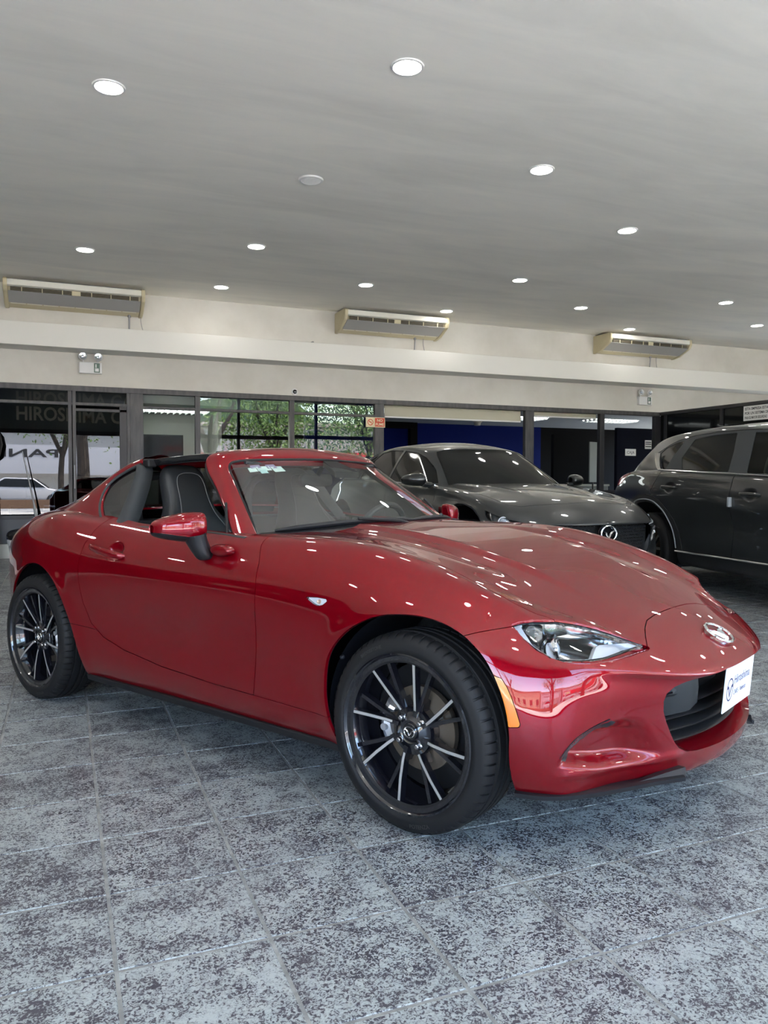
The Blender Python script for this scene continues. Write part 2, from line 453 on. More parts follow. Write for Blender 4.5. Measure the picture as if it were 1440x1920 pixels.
FX = [  # x for rows f=0..1, columns y=.54,.36,.18,0
 [.525, .625, .680, .695], [.552, .648, .700, .714], [.566, .657, .706, .720], [.575, .662, .711, .724],
 [.580, .667, .714, .727], [.584, .672, .719, .731], [.584, .678, .727, .739], [.574, .672, .723, .736]]
FZ = [.553, .526, .514, .510]
RXF = [[-3.10, -3.15, -3.17, -3.175]]*8
def build_cage():
    P = {}; V = []; F = []
    def vid(*k):
        return P[k]
    def setv(k, p):
        P[k] = len(V); V.append(p)
    nx = len(ST); cz = crest_z(ST); cyy = crest_y(ST); zb = interp(ST, [-3.02, -2.6, -1.9, -.3, .3, .47], [.26, .2, .19, .205, .215, .205])
    for i, x in enumerate(ST):
        setv(('s', i, -1), (x, interp([x], XY, YT[0])[0]-.03, zb[i]-.014))
        for r in range(7): setv(('s', i, r), (x, interp([x], XY, YT[r])[0], zb[i]+FR[r]*(cz[i]-zb[i])))
        setv(('s', i, 7), (x, cyy[i], cz[i]))
    # top: x bends forward towards the centre near the nose
    ctr = interp(ST, [-3.02, -2.85, -2.6, -.8, -.6, -.4, -.2, 0, .17, .32, .47], [-3.175, -2.95, -2.62, -.8, -.59, -.36, -.12, .14, .36, .56, .736])
    for i, x in enumerate(ST):
        for j in range(1, 5):
            fy = LY[j]/LY[0]; y = cyy[i]*fy
            w = 1-fy**2
            xx = x+(ctr[i]-x)*(w if i != nx-1 else 1)
            if i == nx-1:
                xx = FX[7][j-1]; z = FZ[j-1]
                y = LY[j]
            else:
                z = z0c([xx])[0]+ecc([xx])[0]*(y/.72)**2
            if i == 0: xx = RXF[0][j-1]; z = .83+.05*(1-fy**2); y = cyy[0]*fy
            setv(('t', i, j), (xx, y, z))
    for j in range(1, 5):
        for r in range(-1, 7):
            f = FR[max(r, 0)]; zt = FZ[j-1]; z = .192+f*(zt-.192)
            x = FX[max(r, 0)][j-1]
            if r < 0: x -= .03; z -= .012
            setv(('f', j, r), (x, LY[j], z))
            z = .26+f*(.83+.05*(1-(LY[j]/.66)**2)-.26); x = RXF[0][j-1]+.04*(1-f)
            if r < 0: x += .08; z -= .03
            setv(('r', j, r), (x, cyy[0]*LY[j]/LY[0], z))
    S = lambda i, r: P[('s', i, r)]
    T = lambda i, j: P[('s', i, 7)] if j == 0 else P[('t', i, j)]
    def Fv(j, r):
        if j == 0: return S(nx-1, r)
        return T(nx-1, j) if r == 7 else P[('f', j, r)]
    def Rv(j, r):
        if j == 0: return S(0, r)
        return T(0, j) if r == 7 else P[('r', j, r)]
    # right-hand winding for +y side : outward normals
    for i in range(nx-1):
        for r in range(-1, 7): F.append((S(i, r), S(i, r+1), S(i+1, r+1), S(i+1, r)))
        for j in range(4): F.append((T(i, j), T(i, j+1), T(i+1, j+1), T(i+1, j)))
    for j in range(4):
        for r in range(-1, 7):
            F.append((Fv(j, r), Fv(j, r+1), Fv(j+1, r+1), Fv(j+1, r)))
            F.append((Rv(j+1, r), Rv(j+1, r+1), Rv(j, r+1), Rv(j, r)))
    V = np.array(V); F = np.array(F); n = len(V)
    # mirror
    mir = np.arange(n); V2 = []
    for k in range(n):
        if abs(V[k, 1]) < 1e-9: mir[k] = k
        else: mir[k] = n+len(V2); V2.append(V[k]*[1, -1, 1])
    V = np.concatenate([V, np.array(V2)])
    F2 = mir[F][:, ::-1]
    return V, np.concatenate([F, F2])
ARCH_F = [(-.291, .10), (-.291, .22), (-.307, .309), (-.316, .396), (-.303, .485), (-.27, .545), (-.205, .605), (-.125, .648), (-.04, .671), (.062, .675), (.15, .659), (.225, .622), (.289, .561), (.336, .470), (.354, .383), (.352, .30), (.352, .10)]
ARCH_R = [(-1.875, .10), (-1.879, .19), (-1.878, .26), (-1.913, .376), (-1.985, .52), (-2.075, .622), (-2.206, .676), (-2.344, .667), (-2.47, .606), (-2.58, .51), (-2.65, .39), (-2.675, .27), (-2.67, .10)]
DOOR = [(-.745, .93), (-.725, .84), (-.690, .78), (-.668, .697), (-.672, .544), (-.693, .329), (-.697, .303), (-.928, .303), (-1.281, .317), (-1.549, .348), (-1.70, .384), (-1.787, .438), (-1.836, .53), (-1.863, .625), (-1.868, .70), (-1.861, .792), (-1.835, .85), (-1.80, .93)]
ROCK = [(-.27, .1), (-.27, .303), (-.697, .303), (-.928, .303), (-1.281, .317), (-1.549, .348), (-1.70, .384), (-1.75, .412), (-1.96, .425), (-1.96, .1)]
SEAMX = [(.10, .90), (.165, .70), (.201, .63), (.243, .644), (.317, .661), (.351, .668), (.385, .663), (.45, .70), (.45, 1.0)]   # fender | bumper (x,z)
HOOD = [(-.62, 0), (-.64, .25), (-.69, .5), (-.765, .700), (-.5, .676), (-.3, .655), (-.15, .652), (.054, .663), (.16, .672), (.26, .680), (.34, .663), (.385, .628), (.44, .62), (.573, .402), (.548, .352), (.525, .300), (.506, .235), (.500, .15), (.499, 0)]
LAMP = [(.749, .660), (.73, .6655), (.697, .668), (.624, .663), (.561, .650), (.508, .633), (.467, .612), (.423, .591), (.397, .580), (.414, .5765), (.455, .575), (.496, .572), (.576, .5665), (.643, .5645), (.682, .567), (.706, .573), (.726, .584), (.741, .605), (.749, .631)]
MOUTH = [(0, .502), (.18, .500), (.30, .493), (.36, .485), (.40, .474), (.426, .457), (.434, .435), (.43, .405), (.415, .37), (.396, .335), (.378, .305), (.358, .282), (.33, .268), (.28, .261), (.15, .257), (0, .256)]
CABIN = [(-.615, 0), (-.635, .25), (-.685, .5), (-.742, .66), (-.80, .704), (-1.2, .712), (-1.6, .716), (-1.82, .705), (-1.93, .66), (-1.98, .5), (-2.0, 0)]
MARK = [(.283, .531), (.300, .5345), (.328, .527), (.344, .505), (.359, .475), (.373, .440), (.383, .408), (.380, .399), (.356, .396), (.341, .400), (.336, .41), (.318, .46), (.300, .50), (.286, .522)]
SIGNAL = [(-.412, .688), (-.36, .6915), (-.318, .690), (-.312, .683), (-.33, .670), (-.350, .664), (-.372, .669), (-.395, .679)]

def displace(V, N):
    """small relief on the smooth body: cheek intakes, hood ridges, arch lips, handle bowls"""
    x, y, z = V.T; ay = np.abs(y); d = np.zeros(len(V))
    # arch lips
    for A, xc in ((spline(ARCH_F, 3), .02), (spline(ARCH_R, 3), -2.3)):
        m = (np.abs(x-xc) < .55) & (ay > .6) & (z < .80)
        sd = -seg_dist(np.stack([x[m], z[m]], 1), A)
        d[m] += .007*np.exp(-(np.maximum(sd, 0)/.05)**2)-.010*smooth01(1-sd/.012)*(sd > -.02)*0
    # door waist
    t = smooth01((x+1.9)/.3)*smooth01((-.45-x)/.5)
    d += -.006*t*np.exp(-((z-.47)/.13)**2)*(ay > .6)
    # intakes beside the mouth
    m = (x > .38) & (z < .47) & (ay > .3)
    p = np.stack([ay[m], z[m]], 1)
    fin = seg_dist(p, [(.752, .312), (.735, .335), (.70, .369), (.655, .390), (.607, .404)], False)
    top = seg_dist(p, [(.607, .404), (.55, .408), (.48, .402)], False)
    rgt = seg_dist(p, [(.48, .402), (.455, .36), (.41, .29), (.37, .245)], False)
    bot = seg_dist(p, [(.37, .245), (.50, .252), (.62, .262), (.752, .285), (.752, .312)], False)
    ins = seg_dist(p, [(.752, .312), (.735, .335), (.70, .369), (.655, .390), (.607, .404), (.55, .408), (.48, .402), (.455, .36), (.41, .29), (.37, .245), (.50, .252), (.62, .262), (.752, .285)])
    dep = .040*smooth01(fin/.014)*smooth01(top/.05)*smooth01(rgt/.11)*smooth01(bot/.040)*(ins > 0)
    d[m] -= dep
    # hood ridges
    m = (z > .6) & (x > -.9) & (x < .42)
    yr = .335-.02*(x[m]+.3)
    h = .012*smooth01((yr+.02-ay[m])/.06)*smooth01((.40-x[m])/.35)
    d[m] += h-.010*np.exp(-((ay[m]-yr-.10)/.07)**2)*smooth01((.35-x[m])/.4)
    # lamps sit a little below the bonnet edge
    m = (x > .25) & (z > .5)
    p = np.stack([ay[m], z[m]], 1)
    sl = seg_dist(p, LAMP); te = seg_dist(p, [(.749, .661), (.73, .6675), (.697, .670), (.624, .665), (.561, .652), (.508, .635), (.467, .614), (.423, .593), (.397, .582)], False)
    d[m] += -.017*(sl > 0)*smooth01(sl/.006)+.007*np.exp(-(te/.025)**2)*(sl <= 0)*smooth01((ay[m]-.40)/.1)
    # handle bowl
    m = (np.abs(x+1.62) < .2) & (ay > .6)
    r2 = ((x[m]+1.615)/.055)**2+((z[m]-.768)/.040)**2
    d[m] -= .022*np.clip(1-r2, 0, 1)**.7
    # signal pocket
    m = (np.abs(x+.36) < .2) & (ay > .6)
    # lower edge line of the bumper
    m = (x > .38) & (z < .33) & (ay > .25)
    d[m] += .006*np.exp(-((z[m]-.262)/.016)**2)*smooth01((ay[m]-.30)/.08)*smooth01((.77-ay[m])/.05)
    return V+N*d[:, None]
CAR_LOC = (1.59751, .77631, 0); CAR_RZ = -1.08287
def zr(P, z): return z
def roadster():
    car = empty('sports_car', CAR_LOC, CAR_RZ, 'glossy red two-seat roadster with open roof, black wheels and a white dealer plate', 'car')
    V, F = build_cage(); V, F = fit_cage(V, F, 5)
    keep = (V[F][:, :, 1].mean(1) > 0)              # +y half; the other half is mirrored
    F = F[keep]; used = np.unique(F); mp = np.zeros(len(V), int); mp[used] = np.arange(len(used))
    V = V[used]; F = mp[F]
    V[np.abs(V[:, 1]) < 1e-7, 1] = 0
    N = vnormals(V, F)
    V = displace(V, N)
    N = vnormals(V, F); c = V[:, 1] == 0; N[c, 1] = 0; N /= np.linalg.norm(N, axis=1)[:, None]
    body = Surf(V, [tuple(f) for f in F], N)
    xz = lambda s: s.V[:, [0, 2]]
    xy = lambda s: s.V[:, [0, 1]]
    yz = lambda s: s.V[:, [1, 2]]
    big = 9.
    g_ = .0016
    def gs(sel, val, other): return np.where(sel, val, other)
    # wheel arches
    for A in (spline(ARCH_F, 4), spline(ARCH_R, 4)):
        body = body.cut(gs(body.V[:, 1] > .45, -seg_dist(xz(body), A), big))
    under = body.offset(-.014)
    # cabin opening
    sd = lambda s, P, pr: seg_dist(pr(s), P)
    body = body.cut(gs(body.V[:, 2] > .78, -sd(body, [(a, b-.1 if b == 0 else b) for a, b in CABIN], xy), big))
    under = under.cut(gs(under.V[:, 2] > .74, -sd(under, [(a, b-.1 if b == 0 else b) for a, b in CABIN], xy), big))
    MO = [(a-.1 if a == 0 else a, b) for a, b in MOUTH]
    fr = lambda s: s.V[:, 0] > .4
    # mouth
    body = body.cut(gs(fr(body), -sd(body, MO, yz), big))
    under = under.cut(gs(fr(under), -sd(under, MO, yz)-.004, big))
    # lamps
    L = lambda s: gs(s.V[:, 0] > .25, sd(s, LAMP, yz), -big)
    lamp = body.cut(L(body)-.001); body = body.cut(-L(body)-.002)
    under = under.cut(-L(under)-.004)
    M = lambda s: gs(s.V[:, 1] > .6, sd(s, MARK, xz), -big)
    mark = body.cut(M(body)-.001); body = body.cut(-M(body)-.001)
    S = lambda s: gs(s.V[:, 1] > .6, sd(s, SIGNAL, xz), -big)
    sig = body.cut(S(body)-.001); body = body.cut(-S(body)-.001)
    # hood
    HD = [(a, b-.1 if b == 0 else b) for a, b in HOOD]
    H = lambda s: gs(s.V[:, 2] > .5, sd(s, HD, xy), -big)
    hood = body.cut(H(body)-g_); body = body.cut(-H(body)-g_)
    # door
    D = lambda s: gs(s.V[:, 1] > .55, sd(s, DOOR, xz), -big)
    door = body.cut(D(body)-g_); body = body.cut(-D(body)-g_)
    R = lambda s: gs(s.V[:, 1] > .4, sd(s, ROCK, xz), -big)
    rock = body.cut(R(body)-g_*.6); body = body.cut(-R(body)-g_*.6)
    # bumper / fender / rear
    SX = SEAMX+[(-.9, 1.0), (-.9, .0), (.33, 0), (.25, .2), (.2, .6)]
    FP = [(-.6, .0), (-.6, 1.1), (.45, 1.1), (.45, .70), (.385, .663), (.351, .668), (.317, .661), (.243, .644), (.201, .63), (.15, .5), (.1, 0)]
    Fd = lambda s: gs(s.V[:, 1] > .55, np.where(s.V[:, 0] > -.75, np.minimum(1, sd(s, [(-.9, 0)]+[(-.9, 1.1)]+FP[2:], xz)), -big), -big)
    fend = body.cut(np.minimum(Fd(body)-g_*.7, big)); rest = body.cut(-Fd(body)-g_*.7)
    bump = rest.cut(rest.V[:, 0]-.05); rear = rest.cut(-1.0-rest.V[:, 0])
    def both(s, name, mat, par=car, skirt=.01, label=None):
        out = []
        for k in (0, 1):
            o = (mirror_y(s) if k == 0 else s).obj(name, mat, par, skirt)
            out.append(o)
        return out
    def joined(s, name, mat, par=car, skirt=.01):
        m = mirror_y(s); n = len(s.V)
        # weld along the centre line
        V = np.concatenate([s.V, m.V]); N = np.concatenate([s.N, m.N]); F = list(s.F)
        idx = np.arange(n); cen = np.abs(s.V[:, 1]) < 1e-6
        mp = np.where(cen, idx, idx+n)
        F += [tuple(int(mp[i]) for i in f) for f in m.F]
        return Surf(V, F, N).obj(name, mat, par, skirt)
    joined(hood, 'hood', MT['red'], skirt=.012)
    joined(bump, 'front_bumper', MT['red'], skirt=.014)
    joined(rear, 'rear_body', MT['red'])
    both(fend, 'fender', MT['red'], skirt=.012)
    both(rock, 'rocker_panel', MT['red'])
    doors = both(door, 'door', MT['red'])
    joined(under, 'inner_shell', MT['black_plastic'], skirt=0)
    return car, dict(body=body, lamp=lamp, mark=mark, sig=sig, doors=doors, under=under)
def text_verts(s, size=1.0, depth=0.0, bold=False, res=3):
    """flat or solid lettering as raw geometry in the XY plane, origin at left baseline"""
    cu = bpy.data.curves.new('t', 'FONT'); cu.body = s; cu.size = size; cu.extrude = depth; cu.resolution_u = res
    if bold: cu.offset = .022*size
    o = bpy.data.objects.new('t', cu); COL.objects.link(o)
    bpy.context.view_layer.update()
    me = bpy.data.meshes.new_from_object(o.evaluated_get(bpy.context.evaluated_depsgraph_get()))
    V = [tuple(v.co) for v in me.vertices]; F = [tuple(p.vertices) for p in me.polygons]
    bpy.data.objects.remove(o); bpy.data.curves.remove(cu); bpy.data.meshes.remove(me)
    return V, F
def text_on(mb, s, size, org, ex, ey, align='l', depth=0, bold=False, width=None):
    """lettering laid in the plane spanned by ex, ey (3D unit vectors) at org"""
    V, F = text_verts(s, size, 0, bold)
    if not V: return mb
    A = np.array(V); w = A[:, 0].max()
    k = width/w if width else 1
    x = A[:, 0]*k
    if align == 'c': x = x-w*k/2
    P = np.asarray(org, float)+x[:, None]*np.asarray(ex)+A[:, 1:2]*np.asarray(ey)
    if depth:
        n = np.cross(ex, ey); m = len(P)
        return mb.add([tuple(p) for p in P+n*depth], F)
    return mb.add([tuple(p) for p in P], F)

def emblem_mb(w, h, t, fn, ring=.11):
    """oval ring with a winged V inside; fn(a,b,d)->xyz, a right, b up, d out"""
    mb = MB(); n = 40; m = 8
    P = []
    for i in range(n):
        th = 2*PI*i/n
        row = []
        for k in range(m):
            ph = 2*PI*k/m
            rr = 1+ring*math.cos(ph)
            row.append(fn(w/2*rr*math.cos(th), h/2*rr*math.sin(th), t*(.5+.5*math.sin(ph))))
        P.append(row)
    mb.add([p for r in P for p in r], [(i*m+k, i*m+(k+1) % m, ((i+1) % n)*m+(k+1) % m, ((i+1) % n)*m+k) for i in range(n) for k in range(m)])
    for s in (-1, 1):
        up = [(0, -.52), (.20, .0), (.42, .30), (.70, .42), (1.0, .40)]
        lo = [(0, -.80), (.30, -.30), (.46, .02), (.66, .16), (.95, .10)]
        U = spline(up, 5); Lo = spline(lo, 5)
        T = []; 
        for (a, b), (c, d) in zip(U, Lo):
            T.append([fn(s*a*w/2*.96, b*h/2, t*.2), fn(s*(a+c)/2*w/2*.96, (b+d)/2*h/2, t*1.1), fn(s*c*w/2*.96, d*h/2, t*.2)])
        mb.grid(T)
    return mb

def make_wheel(parent, loc, side, cal_side=-1):
    """side=-1 right side (outer face towards -y)"""
    w = bpy.data.objects.new('wheel', None); COL.objects.link(w); w.parent = parent; w.location = loc; w.empty_display_size = .1
    s = 1 if side < 0 else -1     # profile authored with outer = -y
    sc_ = (lambda V: [(x, s*y, z) for x, y, z in V])
    def fin(mb, name, m, sharp=35):
        mb.v = sc_(mb.v); return mb.obj(name, MT[m], w, sharp=sharp)
    # tyre with tread blocks
    prof = [(.215, -.088), (.2285, -.094), (.240, -.1000), (.2505, -.1030), (.2515, -.1040), (.262, -.1052), (.2635, -.1048), (.276, -.1035), (.288, -.0990), (.2965, -.0925), (.3015, -.0855), (.3045, -.078), (.3062, -.068), (.3065, -.0665), (.3065, -.058),
            (.3072, -.0575), (.300, -.0555), (.300, -.0475), (.3075, -.0455), (.308, -.020), (.3005, -.0185), (.3005, -.0095), (.308, -.008), (.308, .008), (.3005, .0095), (.3005, .0185), (.308, .020), (.3075, .0455), (.300, .0475), (.300, .0555), (.3072, .0575), (.3065, .068), (.3045, .078), (.2965, .0925), (.27, .104), (.24, .100), (.215, .088)]
    cut_i = {9: .003, 10: .006, 11: .0075, 12: .0075, 13: .0075, 14: .0075, 30: .006, 31: .006, 32: .005}
    cut_m = {18: .0045, 19: .0045, 26: .0045, 27: .0045, 22: .003, 23: .003}
    n = 60; V = []; F = []; ths = []
    for k in range(n):
        b = 2*PI*k/n; wd = 2*PI/n
        ths += [(b, 0), (b+wd*.03, 1), (b+wd*.20, 1), (b+wd*.23, 0)]
    m = len(prof)
    for kk, (th, g) in enumerate(ths):
        for i, (r, y) in enumerate(prof):
            rr = r
            tt = th
            if g:
                rr -= cut_i.get(i, 0)
            V.append((rr*math.cos(tt), y, rr*math.sin(tt)))
    K = len(ths)
    for k in range(K):
        for i in range(m-1):
            k2 = (k+1) % K; F.append((k*m+i, k*m+i+1, k2*m+i+1, k2*m+i))
    t = MB(); t.add(V, F); tyre = fin(t, 'tyre', 'rubber', 40)
    # centre-rib slits
    # lettering moulded in the side wall
    def ring_text(s_, r, size, a_mid, flip=False):
        tv, tf = text_verts(s_, size, 0, True)
        A = np.array(tv); A[:, 0] -= A[:, 0].max()/2
        out = []
        for a, b, _ in A:
            if not flip: th = a_mid-a/r; rr = r+b
            else: th = a_mid+a/r; rr = r-b
            out.append((rr*math.cos(th), -.1065 if rr < .268 else -.1058, rr*math.sin(th)))
        mb = MB(); mb.add(out, tf); mb.v = sc_(mb.v)
        return mb.obj('tyre_lettering', MT['rubber_raised'], w, fix=False)
    ring_text('BRIDGESTONE', .2655, .014, math.radians(118))
    ring_text('POTENZA', .2785, .017, math.radians(284), True)
    # rim
    fin(MB().lathe([(.222, -.094), (.2415, -.0985), (.2455, -.0995), (.2455, -.1025), (.2405, -.1040), (.2345, -.0975), (.2305, -.088), (.228, -.078), (.218, -.066), (.212, -.02), (.205, .03), (.202, .085), (.22, .095)], 96), 'rim', 'wheel_black')
    for rr, yy in ((.2165, -.060), (.2135, -.038)):
        pass
    # spokes: eight machined + eight black
    def bar(angs, rs, ys, wd, dp):
        L = []
        for a, r, y, ww in zip(angs, rs, ys, wd):
            a = math.radians(a); c = np.array([r*math.cos(a), y, r*math.sin(a)]); tn = np.array([-math.sin(a), 0, math.cos(a)])
            L.append([c-tn*ww/2, c+tn*ww/2, c+tn*ww*.62+[0, dp, 0], c-tn*ww*.62+[0, dp, 0]])
        return L
    face = MB(); 
    for k in range(8):
        a = 45*k-7
        spk = MB()
        L = bar([a, a-3, a-7, a-11], [.2295, .150, .092, .050], [-.0875, -.0815, -.073, -.066], [.0125, .0125, .012, .014], .022)
        V = [tuple(p) for r_ in L for p in r_]; F = []
        for i in range(3):
            for q in range(4): F.append((i*4+q, i*4+(q+1) % 4, (i+1)*4+(q+1) % 4, (i+1)*4+q))
        F += [(0, 1, 2, 3), (12, 15, 14, 13)]
        spk.add(V, F)
        L = bar([a-16, a-15, a-14, a-12], [.2295, .150, .095, .050], [-.0745, -.066, -.060, -.058], [.0125, .012, .012, .013], .022)
        V = [tuple(p) for r_ in L for p in r_]; spk.add(V, F)
        # web joining the pair near the hub
        L = bar([a-13, a-13], [.105, .045], [-.052, -.056], [.016, .03], .03)
        V = [tuple(p) for r_ in L for p in r_]; spk.add(V, [(0, 1, 5, 4), (1, 2, 6, 5), (2, 3, 7, 6), (3, 0, 4, 7), (0, 3, 2, 1), (4, 5, 6, 7)])
        fin(spk, 'spoke', 'wheel_black')
        L = bar([a, a-3, a-7, a-11], [.2285, .150, .092, .058], [-.0880, -.0820, -.0735, -.067], [.0092, .0092, .0088, .007], .001)
        f_ = MB(); f_.add([tuple(p) for r_ in L for p in r_], [(i*4, i*4+1, i*4+5, i*4+4) for i in range(3)])
        f_.v = sc_(f_.v); f_.obj('machined_face', MT['machined'], w, fix=False)
    hub = MB().lathe([(.0, -.066), (.030, -.066), (.036, -.070), (.040, -.066), (.072, -.058), (.078, -.045), (.072, .0), (.0, .0)], 48)
    fin(hub, 'hub', 'wheel_black')
    fn = lambda a, b, d: (a, s*(-.0705-d*1), b)
    fin(MB().lathe([(0, -.0705), (.0235, -.0705), (.0265, -.068), (.028, -.062)], 32), 'centre_cap', 'black_gloss')
    e = emblem_mb(.040, .033, .003, lambda a, b, d: (a*(1 if s > 0 else -1), s*(-.0708-d), b)); e.obj('cap_emblem', MT['chrome'], w, smooth=True)
    for k in range(4):
        th = math.radians(45+90*k-6); r = .050
        c = (r*math.cos(th), 0, r*math.sin(th))
        fin(MB().lathe([(.0, -.079), (.0055, -.079), (.0075, -.077), (.0080, -.066), (.0105, -.064), (.0135, -.058)], 12, c=(c[0], 0, c[2])), 'lug_nut', 'chrome_dark')
    # brake
    fin(MB().lathe([(.075, -.016), (.131, -.016), (.1315, -.012), (.1315, .004), (.075, .004)], 48), 'brake_disc', 'brake_steel')
    fin(MB().lathe([(.0, -.046), (.058, -.046), (.068, -.040), (.072, -.016), (.076, -.010)], 40), 'disc_hat', 'dark_metal')
    th0, th1 = (150, 205) if cal_side < 0 else (-22, 32)
    cal = MB(); R = []
    for q in range(8):
        th = math.radians(th0+(th1-th0)*q/7); k = math.sin(PI*(q+.5)/8)
        ct, st = math.cos(th), math.sin(th)
        R.append([(r*ct, y, r*st) for r, y in ((.096, -.020), (.100, -.030-.012*k), (.118, -.036-.016*k), (.134, -.032-.010*k), (.146, -.016), (.148, .012), (.10, .012))])
    V = [p for r_ in R for p in r_]; F = []
    for i in range(7):
        for j in range(7): F.append((i*7+j, i*7+(j+1) % 7, (i+1)*7+(j+1) % 7, (i+1)*7+j))
    F += [tuple(range(7)), tuple(range(49, 56))[::-1]]
    cal.add(V, F); fin(cal, 'brake_caliper', 'alu')
    fin(MB().lathe([(.0, -.055), (.011, -.055), (.013, -.04), (.013, .0)], 16, c=(.118*math.cos(math.radians((th0+th1)/2+8)), 0, .118*math.sin(math.radians((th0+th1)/2+8)))), 'caliper_bolt', 'alu')
    fin(MB().lathe([(0, .02), (.20, .03), (.20, .035), (0, .04)], 32), 'back_plate', 'black_plastic')
    # valve
    return w

def cage_obj(G, name, mat_, parent, levels=2, closed_v=False, closed_u=False, it=4, fitted=True):
    """smooth surface through a rectangular grid of points G[i][j]"""
    G = np.asarray(G, float); m, n = G.shape[:2]
    F = []
    for i in range(m if closed_u else m-1):
        for j in range(n if closed_v else n-1):
            a, b = (i+1) % m, (j+1) % n
            F.append((i*n+j, i*n+b, a*n+b, a*n+j))
    T = G.reshape(-1, 3); F = np.array(F)
    if fitted: V, Q = fit_cage(T, F, levels, it)
    else:
        V, Q = T, F
        for _ in range(levels): V, Q = catmull(V, Q)
    if name is None: return V, Q
    return pydata(name, V, Q, mat_, parent, True)

def mirrored(V): return [(x, -y, z) for x, y, z in V]

def roadster_details(car, P):
    body = P['body']; lamp = P['lamp']; mark = P['mark']; sig = P['sig']; under = P['under']
    def both(s, name, m, skirt=.006, par=None, lab=None):
        r = []
        for k in (0, 1): r.append((mirror_y(s) if k == 0 else s).obj(name, MT[m], par[k] if par else car, skirt))
        return r
    def pair(fn, name, m, par=None, **kw):
        """fn(mb) authored on the -y side; builds it and its mirror image"""
        r = []
        for k in (0, 1):
            mb = fn()
            if k: mb.v = mirrored(mb.v)
            r.append(mb.obj(name, MT[m], par[k] if par else car, **kw))
        return r
    # ------------- wheels
    for x, cs in ((0, -1), (-2.31, 1)):
        for s in (-1, 1): make_wheel(car, (x, s*.7475, .308), s, cs)
    # liners
    for A, xc in ((ARCH_F, .02), (ARCH_R, -2.29)):
        def lin():
            mb = MB(); R = []
            for a in np.linspace(-8, 188, 30):
                t = math.radians(a); r = .376; yo = .80 if math.cos(t) < .3 else .80-.035*(math.cos(t)-.3)/.7
                R.append([(xc+r*math.cos(t), -y, .30+r*math.sin(t)*1.01) for y in (yo, yo-.02, .62, .44)])
            mb.grid(R); return mb
        pair(lin, 'wheel_liner', 'liner', smooth=True)
    # clips along the rear of the front liner
    for zz, xx in ((.50, -.285), (.40, -.298), (.30, -.292)):
        pair(lambda: MB().lathe([(0, -.832), (.004, -.832), (.007, -.829), (.008, -.82)], 10, c=(xx+.012, 0, zz)), 'liner_clip', 'liner', sharp=40)
    u = MB().bbox(-2.9, .55, -.45, .45, .17, .24).bbox(-1.84, -.34, -.74, .74, .165, .23).bbox(-1.84, -.34, -.74, .74, .23, .26); u.obj('floor_pan', MT['black_plastic'], car)
    pair(lambda: MB().prism([(-1.88, .19), (-1.87, .165), (-.28, .178), (-.28, .207), (-1.0, .20)], .10, lambda a, b, h: (a, -.815+h, b)), 'side_skirt', 'black_plastic', bevel=.006)
    # ------------- mouth, grille
    bv = body.V[(body.V[:, 0] > .4)]
    def xs(y, z):
        d = (bv[:, 1]-abs(y))**2+(bv[:, 2]-z)**2; k = np.argsort(d)[:4]; w = 1/(d[k]+1e-8); return float((bv[k, 0]*w).sum()/w.sum())
    half = spline(MOUTH, 4)
    loop = [(-a, b) for a, b in half]+[(a, b) for a, b in half[::-1][1:-1]]
    cy_, cz_ = 0, .385
    R = []
    for (y, z) in loop:
        x0 = xs(y, z)
        row = []
        for dx, k in ((-.001, .997), (-.012, .985), (-.05, .955), (-.075, .94)):
            row.append((x0+dx, y*k, cz_+(z-cz_)*k))
        R.append(row)
    R.append(R[0])
    mb = MB().grid(R); mb.obj('mouth_surround', MT['red'], car, smooth=True)
    # mesh backing
    def xin(y): return .735-.62*abs(y)**2.15-.03
    mb = MB(); mb.grid([[(xin(y)-.10, y, z) for z in (.24, .36, .50)] for y in np.linspace(-.44, .44, 23)]); mb.obj('grille_backing', MT['void'], car, smooth=True)
    for z, ym in ((.395, .40), (.357, .395), (.320, .385), (.286, .35)):
        mb = MB(); R = []
        for y in np.linspace(-ym, ym, 33):
            x = xin(y)-.035
            R.append([(x+a, y, z+b) for a, b in ((0, -.004), (.004, 0), (0, .004), (-.05, .010), (-.052, .004), (-.004, -.006), (0, -.004))])
        mb.grid(R); mb.obj('grille_slat', MT['grille'], car, smooth=True, sharp=60)
    # smooth dark panel high in the mouth
    def panel():
        mb = MB(); R = []
        for y in np.linspace(-.43, -.215, 12):
            x = xin(y)-.022
            zb = .372+.02*smooth01((y+.26)/.05)
            R.append([(x-.02, y, zb-.004), (x, y, zb), (x+.004, y, .44), (x, y, .495), (x-.02, y, .50)])
        mb.grid(R); return mb
    pair(panel, 'grille_panel', 'panel_dark', smooth=True, sharp=50)
    pair(lambda: MB().grid([[(xin(y)-.008+.006*k, y, z) for k, z in enumerate((.432, .437, .442))] for y in np.linspace(-.43, -.345, 8)]).prism([(-.43, .478), (-.38, .485), (-.335, .449), (-.345, .441), (-.43, .437)], .02, lambda a, b, h: (xin(a)-.02+h*.6, a, b)), 'grille_lamp', 'black_gloss')
    # ------------- splitter + winglets
    def spl():
        mb = MB(); pts = spline([(.350, -.786), (.43, -.752), (.506, -.665), (.575, -.53), (.618, -.435), (.660, -.352)], 5); R = []
        for i, (x, y) in enumerate(pts):
            t = pts[min(i+1, len(pts)-1)]-pts[max(i-1, 0)]; t /= np.linalg.norm(t); nx, ny = -t[1], t[0]
            if nx < 0 : nx, ny = -nx, -ny
            o = .004+.014*(i/(len(pts)-1))**3
            R.append([(x+nx*a, y+ny*a, z) for a, z in ((-.05, .200), (o-.006, .206), (o+.004, .202), (o+.003, .190), (-.05, .188))])
        mb.grid(R); m = len(R)
        mb.add(R[-1], [(0, 1, 2, 3, 4)]); mb.add(R[0], [(4, 3, 2, 1, 0)])
        return mb
